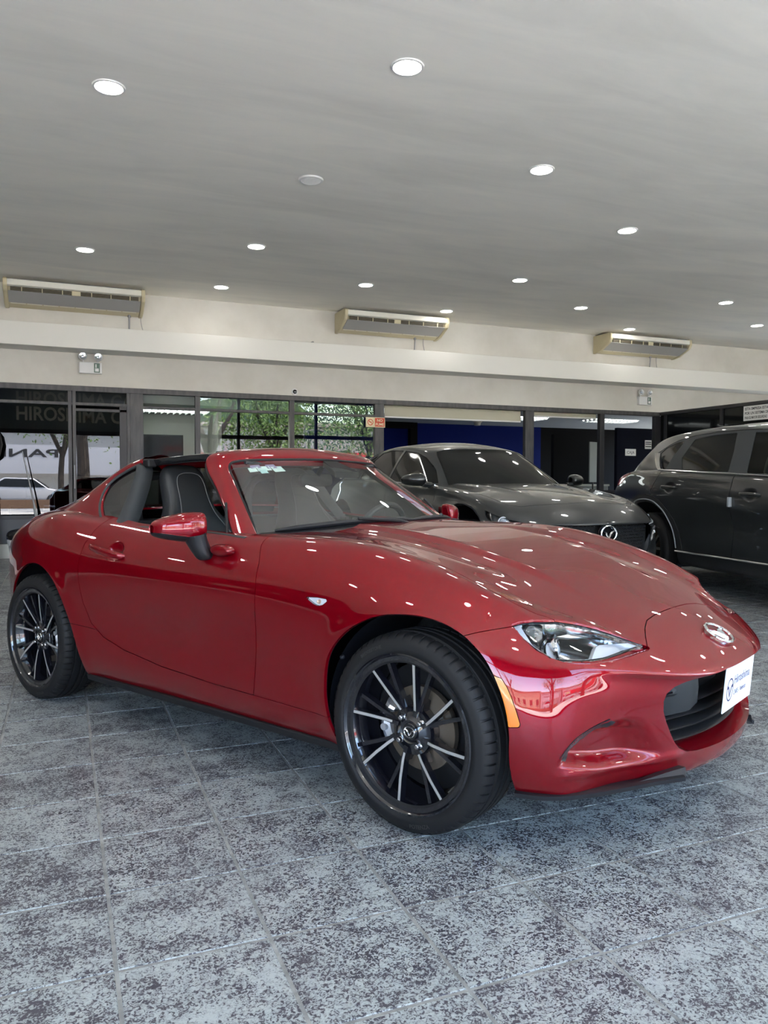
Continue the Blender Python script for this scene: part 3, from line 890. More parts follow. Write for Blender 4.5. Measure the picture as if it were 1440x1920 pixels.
    pair(spl, 'front_splitter', 'black_satin', smooth=True, sharp=50)
    pair(lambda: MB().add([(.585, -.500, .204), (.676, -.350, .196), (.672, -.345, .226), (.650, -.385, .222), (.580, -.48, .206), (.640, -.345, .204), (.642, -.345, .227)],
         [(0, 1, 2, 3), (1, 5, 6, 2), (2, 6, 3), (3, 6, 4), (0, 3, 4), (0, 4, 5, 1), (4, 6, 5)]), 'splitter_winglet', 'black_satin')
    # intake fin
    def fin_():
        mb = MB(); pts = spline([(.747, .310), (.726, .345), (.70, .369), (.655, .390), (.607, .404)], 4); R = []; n = len(pts)
        for i, (y, z) in enumerate(pts):
            x0 = xs(y+.006, z+.006); k = math.sin(PI*min(1, max(0, .05+i/(n-1)*.92)))**.7
            # runs from the skin into the recess
            R.append([(x0-.012, -(y+.004), z+.004), (x0+.004, -(y+.003), z+.004), (x0+.0015, -(y-.012*k), z-.008*k), (xs(y-.034*k-.004, z-.018*k-.002)+.010, -(y-.036*k-.004), z-.020*k-.002)])
        mb.grid(R); return mb
    pair(fin_, 'intake_fin', 'black_satin', smooth=True)
    # ------------- lamps
    lens = both(lamp, 'headlight_lens', 'lens', skirt=.003)
    hl = []
    for k in (0, 1):
        s = lamp.cut(seg_dist(lamp.V[:, [1, 2]], LAMP)-.003)
        s = s.offset(-.05)
        # pull the rear bowl in a little so that it never shows outside
        if k == 0: s = mirror_y(s)
        hl.append(s.obj('headlight_housing', MT['lamp_dark'], car, .0))
    def strip(pts3, w0, name, m, depth=0):
        r = []
        for k in (0, 1):
            mb = MB(); A = [np.array(p, float) for p in pts3]
            mb.tube([(a[0], -a[1] if k == 0 else a[1], a[2]) for a in spline(A, 5)], w0, 8)
            r.append(mb.obj(name, MT[m], hl[k], smooth=True))
        return r
    def lp(y, z, d):      # point d below lens surface
        q = (lamp.V[:, 1]-y)**2+(lamp.V[:, 2]-z)**2; i = int(np.argmin(q)); return lamp.V[i]-lamp.N[i]*d
    # frame lip
    R = spline(LAMP, 3, True)
    strip_pts = [lp(y, z, .006) for y, z in R]
    for k in (0, 1):
        mb = MB(); mb.tube([(p[0], (-1 if k == 0 else 1)*p[1], p[2]) for p in strip_pts], .0055, 6, closed=True); mb.obj('headlight_bezel', MT['black_gloss'], hl[k], smooth=True)
    # bright inner trims (reflector blade, projector, outer reflector)
    def patch(poly, d0, d1, name, m):
        for k in (0, 1):
            top = [lp(y, z, d) for (y, z), d in zip(poly, d0)]
            sgn = -1 if k == 0 else 1
            c = np.mean(top, 0); V = [(p[0], sgn*p[1], p[2]) for p in top]; n = len(V)
            mb = MB(); low = [(p[0]-.012, q1, p[2]-.006) for p, (q0, q1, q2) in zip(top, V)]
            mb.add(V+low, [tuple(range(n)), tuple(range(n, 2*n))[::-1]]+[(i, (i+1) % n, n+(i+1) % n, n+i) for i in range(n)])
            mb.obj(name, MT[m], hl[k], sharp=30)
    patch([(.585, .578), (.56, .588), (.52, .603), (.50, .606), (.44, .592), (.418, .582), (.44, .581), (.50, .582), (.54, .578)], [.028, .026, .022, .02, .014, .01, .014, .02, .026], .01, 'light_blade', 'lamp_white')
    patch([(.742, .632), (.738, .650), (.722, .655), (.712, .640), (.716, .618), (.700, .590), (.690, .580), (.706, .577), (.724, .590), (.738, .610)], [.012, .014, .02, .024, .026, .03, .03, .02, .014, .012], .01, 'side_reflector', 'lamp_white')
    patch([(.705, .648), (.680, .655), (.640, .652), (.66, .64), (.69, .636)], [.024, .028, .034, .036, .03], .01, 'upper_reflector', 'chrome')
    patch([(.62, .638), (.57, .630), (.50, .612), (.46, .600), (.50, .616), (.56, .634)], [.02]*6, .01, 'upper_trim', 'chrome')
    patch([(.68, .582), (.62, .578), (.55, .576), (.48, .579), (.55, .5725), (.63, .572)], [.018]*6, .01, 'lower_trim', 'chrome')
    for k in (0, 1):
        sg = -1 if k == 0 else 1
        c = lp(.655, .612, .030); M = Matrix.Rotation(math.radians(sg*-22), 4, 'Z') @ Matrix.Rotation(math.radians(-8), 4, 'Y')
        for nm, prof, m in (('projector_ring', [(.030, -.02), (.031, .004), (.0335, .006), (.0335, -.002), (.036, -.02)], 'chrome'), ('projector_lens', [(.0, .010), (.010, .0085), (.020, .004), (.028, -.006), (.030, -.012)], 'glass_bulb'), ('projector_bowl', [(.045, .0), (.040, -.02), (.02, -.04), (.0, -.045)], 'chrome')):
            mb = MB().lathe(prof, 28, axis='x'); mb.v = [tuple((M @ Vector(v))+Vector((c[0], sg*c[1], c[2]))) for v in mb.v]
            mb.obj(nm, MT[m], hl[k], smooth=True, sharp=50)
    # side marker, repeater
    mk = both(mark, 'side_marker', 'amber', .010)
    both(mark.offset(-.012), 'side_marker_base', 'amber_dark', 0)
    both(sig, 'side_repeater', 'lens', .004)
    both(sig.offset(-.008), 'repeater_reflector', 'lamp_white', 0)
    pair(lambda: MB().lathe([(0, -.006), (.006, -.004), (.008, .004)], 12, c=(-.352, -.853, .677)), 'repeater_bulb', 'bulb_warm', smooth=True)
    # ------------- emblem on the nose
    nv = under.V[(under.V[:, 0] > .55) & (under.V[:, 1] < .1)]
    ang = math.radians(30)
    ex = np.array([0, 1, 0.]); n_ = np.array([math.sin(ang), 0, math.cos(ang)]); ey = np.array([-math.cos(ang), 0, math.sin(ang)])
    c = np.array([.652, .012, .5700])
    def fe(a, b, d): 
        q = c+ex*a+ey*b+n_*d; return tuple(q)
    emblem_mb(.118, .094, .010, fe).obj('nose_emblem', MT['chrome'], car, smooth=True)
    # ------------- plate
    pt = empty_part('dealer_plate', car)
    a = math.radians(5)
    M = Matrix.Translation((.722, -.002, .4255)) @ Matrix.Rotation(a, 4, 'Y')
    mb = MB().box((0, 0, 0), (.004, .302, .152)); mb.v = [tuple(M @ Vector(v)) for v in mb.v]
    mb.obj('plate_board', MT['plate_white'], pt, bevel=.001)
    o_ = lambda y, z: tuple(M @ Vector((.0026, y, z)))
    ey3 = np.array(M.to_3x3() @ Vector((0, 0, 1))); ex3 = np.array([0, 1., 0])
    tb = MB(); text_on(tb, 'Hiroshima', .043, o_(-.058, .002), ex3, ey3, width=.170); tb.obj('plate_lettering', MT['ink_blue'], pt, fix=False)
    tb = MB(); text_on(tb, 'CARS - Valencia', .024, o_(-.056, -.034), ex3, ey3, width=.135); tb.obj('plate_lettering', MT['ink_blue'], pt, fix=False)
    emblem_mb(.062, .070, .0006, lambda a_, b_, d: o_(a_-.098, b_-.008), ring=.07).obj('plate_mark', MT['ink_blue'], pt, fix=False)
    # ------------- door handles
    def hnd():
        mb = MB(); R = []
        pts = spline([(-1.795, -.826, .783), (-1.76, -.858, .783), (-1.68, -.868, .775), (-1.60, -.866, .764), (-1.545, -.852, .756), (-1.53, -.83, .754)], 5)
        n = len(pts)
        for i, p in enumerate(pts):
            k = math.sin(PI*(i+.6)/(n+.2))**.45; h = .017*k; t = .009*k
            R.append([(p[0], p[1]+t*math.cos(q), p[2]+h*math.sin(q)) for q in np.linspace(0, 2*PI, 11)])
        return mb.grid(R)
    pair(hnd, 'door_handle', 'red', par=P['doors'], smooth=True)
    # ------------- windscreen frame
    O = [(-.888, .754, .81), (-.931, .728, .851), (-1.134, .634, 1.003), (-1.234, .592, 1.069), (-1.323, .557, 1.129), (-1.36, .531, 1.166), (-1.368, .492, 1.191), (-1.367, .386, 1.207), (-1.36, .193, 1.22), (-1.352, 0, 1.225)]
    Gd = [(-.824, .677, .804), (-.882, .646, .849), (-1.104, .56, 1.026), (-1.18, .528, 1.085), (-1.23, .508, 1.123), (-1.247, .487, 1.151), (-1.234, .452, 1.162), (-1.212, .365, 1.169), (-1.188, .192, 1.175), (-1.172, 0, 1.178)]
    O = np.array(O); Gd = np.array(Gd)
    O2 = np.concatenate([O*[1, -1, 1], O[:-1][::-1]]); G2 = np.concatenate([Gd*[1, -1, 1], Gd[:-1][::-1]])
    rows = []
    m = len(O2)
    for i in range(m):
        o, g = O2[i], G2[i]; t = O2[min(i+1, m-1)]-O2[max(i-1, 0)]+G2[min(i+1, m-1)]-G2[max(i-1, 0)]
        nn = np.cross(t, o-g); nn /= np.linalg.norm(nn)
        if nn[2] < 0: nn = -nn
        w = np.linalg.norm(o-g); b = .16*w
        rows.append([g-nn*.03, g+(o-g)*.0, g+(o-g)*.16+nn*b*.62, g+(o-g)*.5+nn*b, g+(o-g)*.86+nn*b*.6, o, o-nn*.032+(g-o)*.1])
    cage_obj(rows, 'windscreen_frame', MT['red'], car, 2)
    inner = [[r[0]+(r[6]-r[0])*k-np.array([0, 0, .004]) for k in (-.02, .5, 1.0)] for r in rows]
    cage_obj(inner, 'frame_lining', MT['trim_dark'], car, 2)
    # seals
    sl = MB().tube([tuple(p) for p in spline(G2[1:-1], 5)], .006, 8); sl.obj('glass_seal', MT['rubber'], car, smooth=True)
    for k in (0, 1):
        sg = (1, -1, 1) if k == 0 else (1, 1, 1)
        path = [(-.94, .705, .859), (-1.143, .622, 1.001), (-1.244, .579, 1.063), (-1.332, .544, 1.121), (-1.37, .516, 1.156), (-1.374, .482, 1.179)]
        MB().tube([tuple(np.array(p)*sg) for p in spline(path, 5)], .009, 8).obj('door_seal', MT['rubber'], car, smooth=True)
    MB().tube([(-.855+.012, y, z-.012) for y, z in ()] or [(-1.365, y, 1.197+.02*(1-(y/.5)**2)) for y in np.linspace(-.47, .47, 9)], .008, 8).obj('header_seal', MT['rubber'], car, smooth=True)
    # windscreen
    def ws(u, v):
        uu = abs(u)
        b = np.array([-.625-.252*uu**2.1, .650*u, .888-.034*uu**2]); t_ = np.array([-1.172-.070*uu**2.4, .489*u, 1.177-.024*uu**2.6])
        p = b+(t_-b)*v; bow = .020*math.sin(PI*v)*(1-.6*uu**2)
        return (p[0]+bow*.45, p[1]*(1+.0), p[2]+bow*.85-.004)
    mb = MB().grid([[ws(u, v) for v in np.linspace(-.06, 1.02, 14)] for u in np.linspace(-1, 1, 25)]); gl = mb.obj('windscreen', MT['windscreen'], car, smooth=True, fix=False)
    # stickers behind the glass
    for (u, v, w_, h_, m_) in ((-.80, .93, .045, .016, 'sticker_purple'), (-.84, .885, .035, .020, 'sticker_white'), (-.74, .89, .060, .022, 'sticker_white'), (-.66, .915, .045, .020, 'sticker_purple'), (-.62, .865, .050, .026, 'sticker_white'), (-.76, .845, .03, .018, 'sticker_cyan')):
        q = [ws(u+a*w_, v+b*h_*1.7) for a, b in ((-1, -1), (1, -1), (1, 1), (-1, 1))]
        MB().add([(x-.004, y, z-.003) for x, y, z in q], [(0, 1, 2, 3)]).obj('inspection_sticker', MT[m_], gl, fix=False)
    # cowl + wipers
    mb = MB().grid([[(-.60-.25*abs(u)**2.1+dx, .66*u, .868-.03*u*u+dz) for dx, dz in ((.03, -.012), (0, .0), (-.05, .008), (-.12, -.01), (-.12, -.2))] for u in np.linspace(-1, 1, 21)]); mb.obj('cowl', MT['black_plastic'], car, smooth=True)
    MB().grid([[tuple(np.array(ws(u, v))+np.array(o)) for v, o in ((.055, (.002, 0, .002)), (.04, (.008, 0, .008)), (.0, (.03, 0, .010)), (-.03, (.05, 0, .004)))] for u in np.linspace(-1, 1, 21)]).obj('cowl_strip', MT['black_satin'], car, smooth=True)
    for (u0, u1, lab) in ((-.93, .02, ''), (.02, .86, '')):
        wv = []
        for t in np.linspace(0, 1, 9):
            p = ws(u0+(u1-u0)*t, .035+.012*math.sin(PI*t)); wv.append((p[0]+.012, p[1], p[2]+.014+.004*math.sin(PI*t)))
        wi = MB().tube(wv, [.005]+[.0105]*7+[.005], 8).obj('wiper', MT['black_satin'], car, smooth=True)
        mb = MB().tube([tuple(np.array(p)+[-.004, 0, -.008]) for p in wv], .004, 6).obj('wiper_rubber', MT['rubber'], wi, smooth=True)
        pm = wv[4]; pe = ws(u1-.03 if u0 < 0 else .8, 0.0)
        arm = spline([(pe[0]+.03, pe[1], pe[2]-.005), (pe[0]+.03, (pe[1]*.6+pm[1]*.4), (pe[2]+pm[2])/2+.012), (pm[0]+.006, pm[1], pm[2]+.012)], 6)
        MB().tube([tuple(p) for p in arm], [.009]*3+[.007]*(len(arm)-3), 8).obj('wiper_arm', MT['black_satin'], wi, smooth=True)
    # ------------- roof panel
    def rf(u, x, dz=0):
        k = (x+1.35)/-.47; yy = .52*u
        return (x, yy, 1.226-.032*abs(u)**2.2-.020*k*k-dz)
    xs_ = np.linspace(-1.358, -1.84, 7)
    G = [[rf(u, x) for u in np.linspace(-1, 1, 13)] for x in xs_]
    Gb = [[rf(u, x, .034) for u in np.linspace(-.97, .97, 13)] for x in xs_]
    V = [p for r in G for p in r]+[p for r in Gb for p in r]; nV = 13*7; F = []
    for i in range(6):
        for j in range(12):
            a = i*13+j; F.append((a, a+1, a+14, a+13)); F.append((nV+a, nV+a+13, nV+a+14, nV+a+1))
    for i in range(6):
        for j in (0, 12): a = i*13+j; F.append((a, a+13, nV+a+13, nV+a))
    for j in range(12):
        for i in (0, 6): a = i*13+j; F.append((a, a+1, nV+a+1, nV+a))
    MB().add(V, F).obj('roof_panel', MT['black_gloss'], car, bevel=.006, sharp=40)
    # ------------- buttresses
    W = [(-1.818, .548, 1.170), (-1.835, .556, 1.158), (-1.912, .576, 1.128), (-1.984, .604, 1.087), (-2.012, .634, 1.043), (-1.994, .674, .984), (-1.949, .706, .937), (-1.900, .728, .902), (-1.86, .745, .872), (-1.84, .748, .84)]
    Tt = [(-1.815, .525, 1.190), (-1.86, .520, 1.184), (-1.955, .532, 1.160), (-2.075, .573, 1.090), (-2.185, .622, 1.014), (-2.300, .672, .944), (-2.38, .700, .905), (-2.43, .715, .885), (-2.45, .72, .86), (-2.45, .72, .83)]
    I1 = [(-1.815, .40, 1.192), (-1.88, .40, 1.186), (-2.00, .42, 1.165), (-2.14, .45, 1.115), (-2.28, .48, 1.045), (-2.42, .51, .985), (-2.54, .53, .945), (-2.62, .54, .925), (-2.66, .54, .90), (-2.66, .54, .87)]
    for k in (0, 1):
        rows = []
        for w_, t_, i_ in zip(W, Tt, I1):
            w_, t_, i_ = map(np.array, (w_, t_, i_))
            q = (w_+t_)/2+np.array([0, .010, .004]); q2 = w_+(t_-w_)*.85+np.array([0, .004, 0.002])
            i2 = i_+np.array([.03, -.03, -.03])
            r = [w_+np.array([.012, -.02, -.004]), w_, q, q2, t_+(i_-t_)*.10, (t_+i_)/2+np.array([0, 0, .010]), i_, i2]
            if k == 0: r = [p*[1, -1, 1] for p in r]
            rows.append(r)
        b = cage_obj(rows, 'buttress', MT['red'], car, 2)
        # quarter glass
        sg = np.array([1, -1 if k == 0 else 1, 1])
        Wq = W[1:9]; front = [(-1.835, .556, 1.150), (-1.815, .570, 1.130), (-1.80, .592, 1.090), (-1.785, .618, 1.045), (-1.768, .655, .985), (-1.752, .690, .935), (-1.742, .715, .900), (-1.735, .742, .866)]
        G = [[np.array(a)*sg-np.array([0, .012, 0])*sg+(np.array(c_)-np.array(a))*sg*t for t in (0, .33, .66, 1)] for a, c_ in zip(Wq, front)]
        cage_obj(G, 'quarter_window', MT['glass_dark'], car, 1, fitted=False)
        gask = [np.array(p)*sg+np.array([.008, -.003*sg[1], -.002]) for p in spline(Wq, 4)]
        MB().tube([tuple(p) for p in gask], .007, 8).obj('window_gasket', MT['rubber_grey'], car, smooth=True)
        # centre post: grey band from roof to belt
        fr = spline(front, 3)
        rr = []
        for i, p in enumerate(fr):
            t = i/(len(fr)-1); p = p*sg; wd = .020+.036*t**1.0
            rr.append([p+np.array([-.02, .004*sg[1], 0]), p+np.array([-.012, .012*sg[1], .004]), p+np.array([wd*.5, .010*sg[1], .004]), p+np.array([wd, .002*sg[1], 0]), p+np.array([wd+.004, -.03*sg[1], -.004]), p+np.array([wd-.02, -.07*sg[1], -.01])])
        cage_obj(rr, 'centre_post', MT['trim_grey'], car, 1, fitted=False)
        # post corner block below roof panel
        MB().box((-1.80, sg[1]*.525, 1.160), (.05, .05, .04)).obj('roof_latch', MT['black_plastic'], car, bevel=.008)
        # belt moulding
        bl = [(-.845, .752, .858), (-1.05, .735, .867), (-1.3, .735, .869), (-1.55, .741, .873), (-1.74, .750, .873), (-1.83, .748, .884), (-1.875, .738, .897)]
        MB().tube([tuple(np.array(p)*sg-np.array([0, .010*sg[1], .004])) for p in spline(bl, 5)], .009, 8).obj('belt_moulding', MT['rubber_grey'], car, smooth=True)
    # rear roof cross beam and rear window
    mb = MB().grid([[(x, y, z-.02*abs(y/.45)**2) for x, z in ((-1.815, 1.150), (-1.845, 1.185), (-1.90, 1.188), (-1.98, 1.175), (-1.98, 1.15), (-1.85, 1.145))] for y in np.linspace(-.45, .45, 11)]); mb.obj('roof_crossbeam', MT['red'], car, smooth=True)
    mb = MB().grid([[(x, y, z) for x, z in ((-1.93, 1.165), (-2.02, .90))] for y in np.linspace(-.46, .46, 5)]); mb.obj('rear_window', MT['glass_dark'], car, smooth=True)
    # ------------- interior
    mb = MB()
    mb.grid([[(x, y, z) for x, z in ((-.66, .855), (-.76, .866), (-.86, .845), (-.95, .78), (-.97, .66), (-.90, .50), (-.85, .26))] for y in np.linspace(-.70, .70, 9)])
    mb.obj('dashboard', MT['trim_dark'], car, smooth=True)
    MB().tube([(-.93+.0, y, .80) for y in (.18, .37, .56)], [.02, .075, .02], 14).obj('instrument_hood', MT['trim_dark'], car, smooth=True)
    MB().prism([(-.08, 0), (.08, 0), (.07, .085), (-.07, .085)], .012, lambda a, b, h: (-.905-h, a, .835+b*.9)).obj('centre_screen', MT['black_gloss'], car, bevel=.004)
    mb = MB().bbox(-2.0, -.85, -.70, .70, .24, .27).bbox(-1.75, -.9, -.09, .09, .27, .52); mb.obj('cabin_floor', MT['trim_dark'], car, bevel=.01)
    MB().box((-1.30, 0, .585), (.03, .03, .13)).lathe([(0, .02), (.018, .015), (.022, 0), (.014, -.02), (0, -.022)], 16, 'z', (-1.30, 0, .655)).obj('gear_lever', MT['trim_dark'], car, sharp=40)
    mb = MB().grid([[(-2.0+.0*y, y, z) for z in (.26, .80, .885)] for y in (-.72, .72)]).grid([[(x, y, .885) for x in (-2.02, -1.82)] for y in (-.70, .70)]).grid([[(-1.82, y, z) for z in (.885, .27)] for y in (-.70, .70)]); mb.obj('rear_bulkhead', MT['trim_dark'], car)
    def dtrim():
        mb = MB(); R = []
        for x in np.linspace(-.86, -1.86, 9):
            R.append([(x, -.742, .858), (x, -.70, .864), (x, -.675, .845), (x, -.672, .74), (x, -.645, .70), (x, -.645, .66), (x, -.69, .62), (x, -.69, .26)])
        return mb.grid(R)
    pair(dtrim, 'door_lining', 'trim_dark', smooth=True)
    # inner sail: thin pane edge and seal visible behind the near pillar
    pair(lambda: MB().tube(spline([(-.99, -.715, .860), (-1.02, -.695, .93), (-1.06, -.665, .985)], 3), .006, 8), 'sail_frame', 'black_plastic', smooth=True)
    # roll hoops behind the seats
    for s in (-1, 1):
        pts = spline([(-1.93, s*.50, .86), (-1.95, s*.50, 1.0), (-1.96, s*.44, 1.085), (-1.96, s*.34, 1.10), (-1.96, s*.25, 1.07), (-1.95, s*.21, .98), (-1.93, s*.20, .86)], 5)
        MB().tube([tuple(p) for p in pts], .022, 10).obj('roll_hoop', MT['trim_dark'], car, smooth=True)
    # seats
    for s in (-1, 1):
        st = empty_part('seat', car)
        cy0 = s*.37
        prof = [  # z, x-front, half width, thickness, bolster
            (.50, -1.44, .235, .13, .06), (.60, -1.475, .25, .13, .065), (.72, -1.515, .255, .12, .06), (.82, -1.585, .222, .115, .045), (.885, -1.615, .175, .12, .020), (.945, -1.645, .136, .12, .006), (1.01, -1.672, .124, .12, .002), (1.075, -1.697, .118, .115, .0), (1.120, -1.717, .104, .10, .0), (1.146, -1.74, .072, .07, 0), (1.152, -1.752, .035, .03, 0)]
        rows = []
        for z, xf, hw, th, bo in prof:
            r = []
            for q in range(16):
                a = 2*PI*q/16; ca, sa = math.cos(a), math.sin(a)
                e = lambda v, p: math.copysign(abs(v)**p, v)
                yy = hw*e(sa, .62); xx = xf-th/2+th/2*e(ca, .7)
                if ca > .1: xx += bo*(abs(yy)/hw)**3
                r.append((xx, cy0+yy, z))
            rows.append(r)
        V, Q = cage_obj(rows, None, None, None, 2, closed_v=True)
        bk = pydata('backrest', V, Q, MT['leather'], st, True)
        rows2 = []
        for x, hw, zt, zb in ((-1.52, .20, .50, .30), (-1.45, .245, .52, .28), (-1.30, .25, .535, .28), (-1.15, .25, .55, .30), (-1.02, .245, .555, .33), (-.97, .21, .53, .38)):
            r = []
            for q in range(14):
                a = 2*PI*q/14; ca, sa = math.cos(a), math.sin(a); e = lambda v, p: math.copysign(abs(v)**p, v)
                yy = hw*e(sa, .55); zz = (zt+zb)/2+(zt-zb)/2*e(ca, .55)
                if ca > .1: zz += .035*(abs(yy)/hw)**3
                r.append((x, cy0+yy, zz))
            rows2.append(r)
        V, Q = cage_obj(rows2, None, None, None, 2, closed_v=True); pydata('cushion', V, Q, MT['leather'], st, True)
        # stitching line around the backrest face
        path = [(.60, -.150), (.74, -.165), (.85, -.135), (.92, -.098), (.99, -.082), (1.06, -.078), (1.098, -.064), (1.112, -.034), (1.115, 0)]
        path = path+[(z, -y) for z, y in path[:-1][::-1]]
        pz = [p[0] for p in prof]; px = [p[1] for p in prof]; pb = [p[4] for p in prof]; ph = [p[2] for p in prof]
        Pp = []
        for z, y in path:
            xf = interp([z], pz, px)[0]; hw = interp([z], pz, ph)[0]; bo = interp([z], pz, pb)[0]
            Pp.append((xf+.004+bo*(abs(y)/hw)**3-.012*(abs(y)/hw)**4, cy0+y, z))
        MB().tube([tuple(p) for p in spline(Pp, 4)], .0022, 6).obj('stitching', MT['stitch'], st, smooth=True)
        MB().box((-1.58, cy0+s*.235, .86), (.05, .03, .035)).obj('belt_guide', MT['black_plastic'], st, bevel=.006)
    # steering wheel
    stw = empty_part('steering_wheel', car)
    c = Vector((-1.13, .37, .79)); M = Matrix.Rotation(math.radians(-68), 4, 'Y')
    ring = [tuple(c+M @ Vector((.182*math.cos(t), .182*math.sin(t), 0))) for t in np.linspace(0, 2*PI, 49)[:-1]]
    MB().tube(ring, .0155, 10, closed=True).obj('steering_rim', MT['leather'], stw, smooth=True)
    for t in (0, PI*.5, PI*1.5):
        t += PI
        MB().tube([tuple(c+M @ Vector((.05*math.cos(t), .05*math.sin(t), .02))), tuple(c+M @ Vector((.17*math.cos(t), .17*math.sin(t), 0)))], .014, 8).obj('steering_spoke', MT['dark_metal'], stw, smooth=True)
    mb = MB().lathe([(0, .012), (.05, .008), (.07, -.01), (.06, -.04), (.03, -.12), (0, -.14)], 24, 'z'); mb.v = [tuple(c+M @ Vector((x, y, -z if False else z+.0))) for x, y, z in mb.v]; mb.obj('steering_hub', MT['trim_dark'], stw, smooth=True)
    # inner mirror + sensor pod
    im = MB().prism([(-.105, -.014), (-.09, -.032), (.09, -.032), (.105, -.014), (.105, .014), (.09, .028), (-.09, .028), (-.105, .014)], .028, lambda a, b, h: (-1.215+h, a-.01, 1.082+b)).obj('interior_mirror', MT['black_plastic'], car, bevel=.008, sharp=40)
    MB().tube([(-1.20, 0, 1.10), (-1.17, 0, 1.14)], .012, 8).obj('mirror_stem', MT['black_plastic'], im, smooth=True)
    MB().prism([(-.085, 0), (.085, 0), (.05, .13), (-.05, .13)], .03, lambda a, b, h: (-1.05-b*.88-.006*0, a+.05, 1.120+b*.42-h)).obj('sensor_pod', MT['black_plastic'], car, bevel=.006)
    # sun visors
    for s in (-1, 1): MB().box((-1.27, s*.26, 1.165), (.12, .34, .014), Matrix.Rotation(math.radians(10), 3, 'Y')).obj('sun_visor', MT['leather'], car, bevel=.005)
    # paper tag on the dashboard
    MB().box((-.80, -.10, .885), (.02, .06, .04), Matrix.Rotation(math.radians(-35), 3, 'Y')).obj('dashboard_tag', MT['paper'], car)
    # ------------- mirrors
    for k in (0, 1):
        sg = -1 if k == 0 else 1
        mr = empty_part('door_mirror', car)
        # shell: loft across y
        secs = [  # y, xc, zc, depth half, height half
            (.808, -1.025, .897, .022, .040), (.812, -1.027, .897, .036, .053), (.825, -1.030, .897, .046, .058), (.86, -1.042, .898, .056, .057), (.902, -1.058, .897, .058, .051), (.942, -1.078, .895, .050, .041), (.970, -1.096, .893, .036, .029), (.980, -1.106, .891, .016, .015)]
        rows = []
        for y, xc, zc, dx, dz in secs:
            r = []
            for q in range(16):
                a = 2*PI*q/16; ca, sa = math.cos(a), math.sin(a)
                x = xc+dx*math.copysign(abs(ca)**.75, ca); z = zc+dz*math.copysign(abs(sa)**.75, sa)
                if ca < 0: x = xc+dx*.72*math.copysign(abs(ca)**.4, ca)
                r.append((x, sg*y, z))
            rows.append(r)
        V, Q = cage_obj(rows, None, None, None, 3, closed_v=True)
        if sg < 0: Q = Q[:, ::-1]
        N = vnormals(V, Q)
        S = Surf(V, [tuple(f) for f in Q], N)
        zc = interp(np.abs(V[:, 1]), [.80, .86, .98], [.863, .863, .880])
        top = S.cut(V[:, 2]-zc); bot = S.cut(zc-V[:, 2])
        top.obj('mirror_shell', MT['red'], mr, .004); bot.offset(-.001).obj('mirror_lower', MT['black_satin'], mr, 0)
        # closing caps
        for row, nm in ((rows[0], 'mirror_cap'),):
            mb = MB(); mb.add([tuple(p) for p in row], [tuple(range(16))]); mb.obj(nm, MT['red'], mr)
        mb = MB(); mb.grid([[(-1.075-.05*(y-.81)/.15, sg*y, .898+z) for z in (-.040, 0, .040)] for y in (.825, .87, .93)]); mb.obj('mirror_glass', MT['mirror'], mr, smooth=True)
        # stalk
        st_ = [(-.992, .812, .775, .020, .018), (-.994, .818, .782, .032, .030), (-1.0, .830, .806, .038, .034), (-1.01, .842, .835, .044, .036), (-1.02, .852, .872, .054, .038)]
        rows = []
        for x, y, z, a_, b_ in st_:
            rows.append([(x+a_*math.cos(t), sg*(y+b_*math.sin(t)), z-.25*b_*math.sin(t)) for t in np.linspace(0, 2*PI, 13)[:-1]])
        V, Q = cage_obj(rows, None, None, None, 2, closed_v=True); pydata('mirror_stalk', V, Q, MT['black_satin'], mr, True)
        rows = []
        for x, y, z, a_, b_ in ((-.925, .800, .812, .062, .024), (-.922, .824, .813, .056, .022), (-.918, .833, .814, .038, .015), (-.916, .836, .814, .004, .002), (-.916, .8361, .814, .0004, .0003)):
            rows.append([(x+.02+a_*math.cos(t), sg*(y), z+b_*math.sin(t)) for t in np.linspace(0, 2*PI, 13)[:-1]])
        V, Q = cage_obj(rows, None, None, None, 1, closed_v=True); pydata('mirror_foot', V, Q, MT['red'], mr, True)

def empty_part(name, parent):
    o = bpy.data.objects.new(name, None); COL.objects.link(o); o.parent = parent; o.empty_display_size = .05
    return o
# ---------------------------------------------------------------- the setting
YW, ZC, XL, XR, YF = 10.45, 3.85, -7.0, 15.5, -4.5
def struct(mb, name, m, parent=None, **kw):
    o = mb.obj(name, MT[m], parent, **kw); o['kind'] = 'structure'; return o
def box_obj(name, m, x0, x1, y0, y1, z0, z1, parent=None, bevel=0, kind=None):
    o = MB().bbox(x0, x1, y0, y1, z0, z1).obj(name, MT[m], parent, bevel=bevel)
    if kind: o['kind'] = kind
    return o
TS = .34286
floor = box_obj('floor', 'grout', XL, XR, YF-.2, 15.6, -.16, -.0022, kind='structure')
# floor tiles : the three hundred nearest are single pieces, the rest one mesh
def tile_mesh(name, cells, h=.0, z=0.0):
    V = []; F = []; g = .0046; b = .0022
    for (i, j) in cells:
        x0, y0 = i*TS+g, j*TS+g; x1, y1 = (i+1)*TS-g, (j+1)*TS-g; k = len(V)
        V += [(x0, y0, -.004), (x1, y0, -.004), (x1, y1, -.004), (x0, y1, -.004), (x0, y0, z-.0015), (x1, y0, z-.0015), (x1, y1, z-.0015), (x0, y1, z-.0015), (x0+b, y0+b, z), (x1-b, y0+b, z), (x1-b, y1-b, z), (x0+b, y1-b, z)]
        F += [(k+a, k+(a+1) % 4, k+4+(a+1) % 4, k+4+a) for a in range(4)]+[(k+4+a, k+4+(a+1) % 4, k+8+(a+1) % 4, k+8+a) for a in range(4)]+[(k+8, k+9, k+10, k+11)]
    me = bpy.data.meshes.new(name); me.from_pydata(V, [], F); me.update(); me.materials.append(MT['tile']); return me
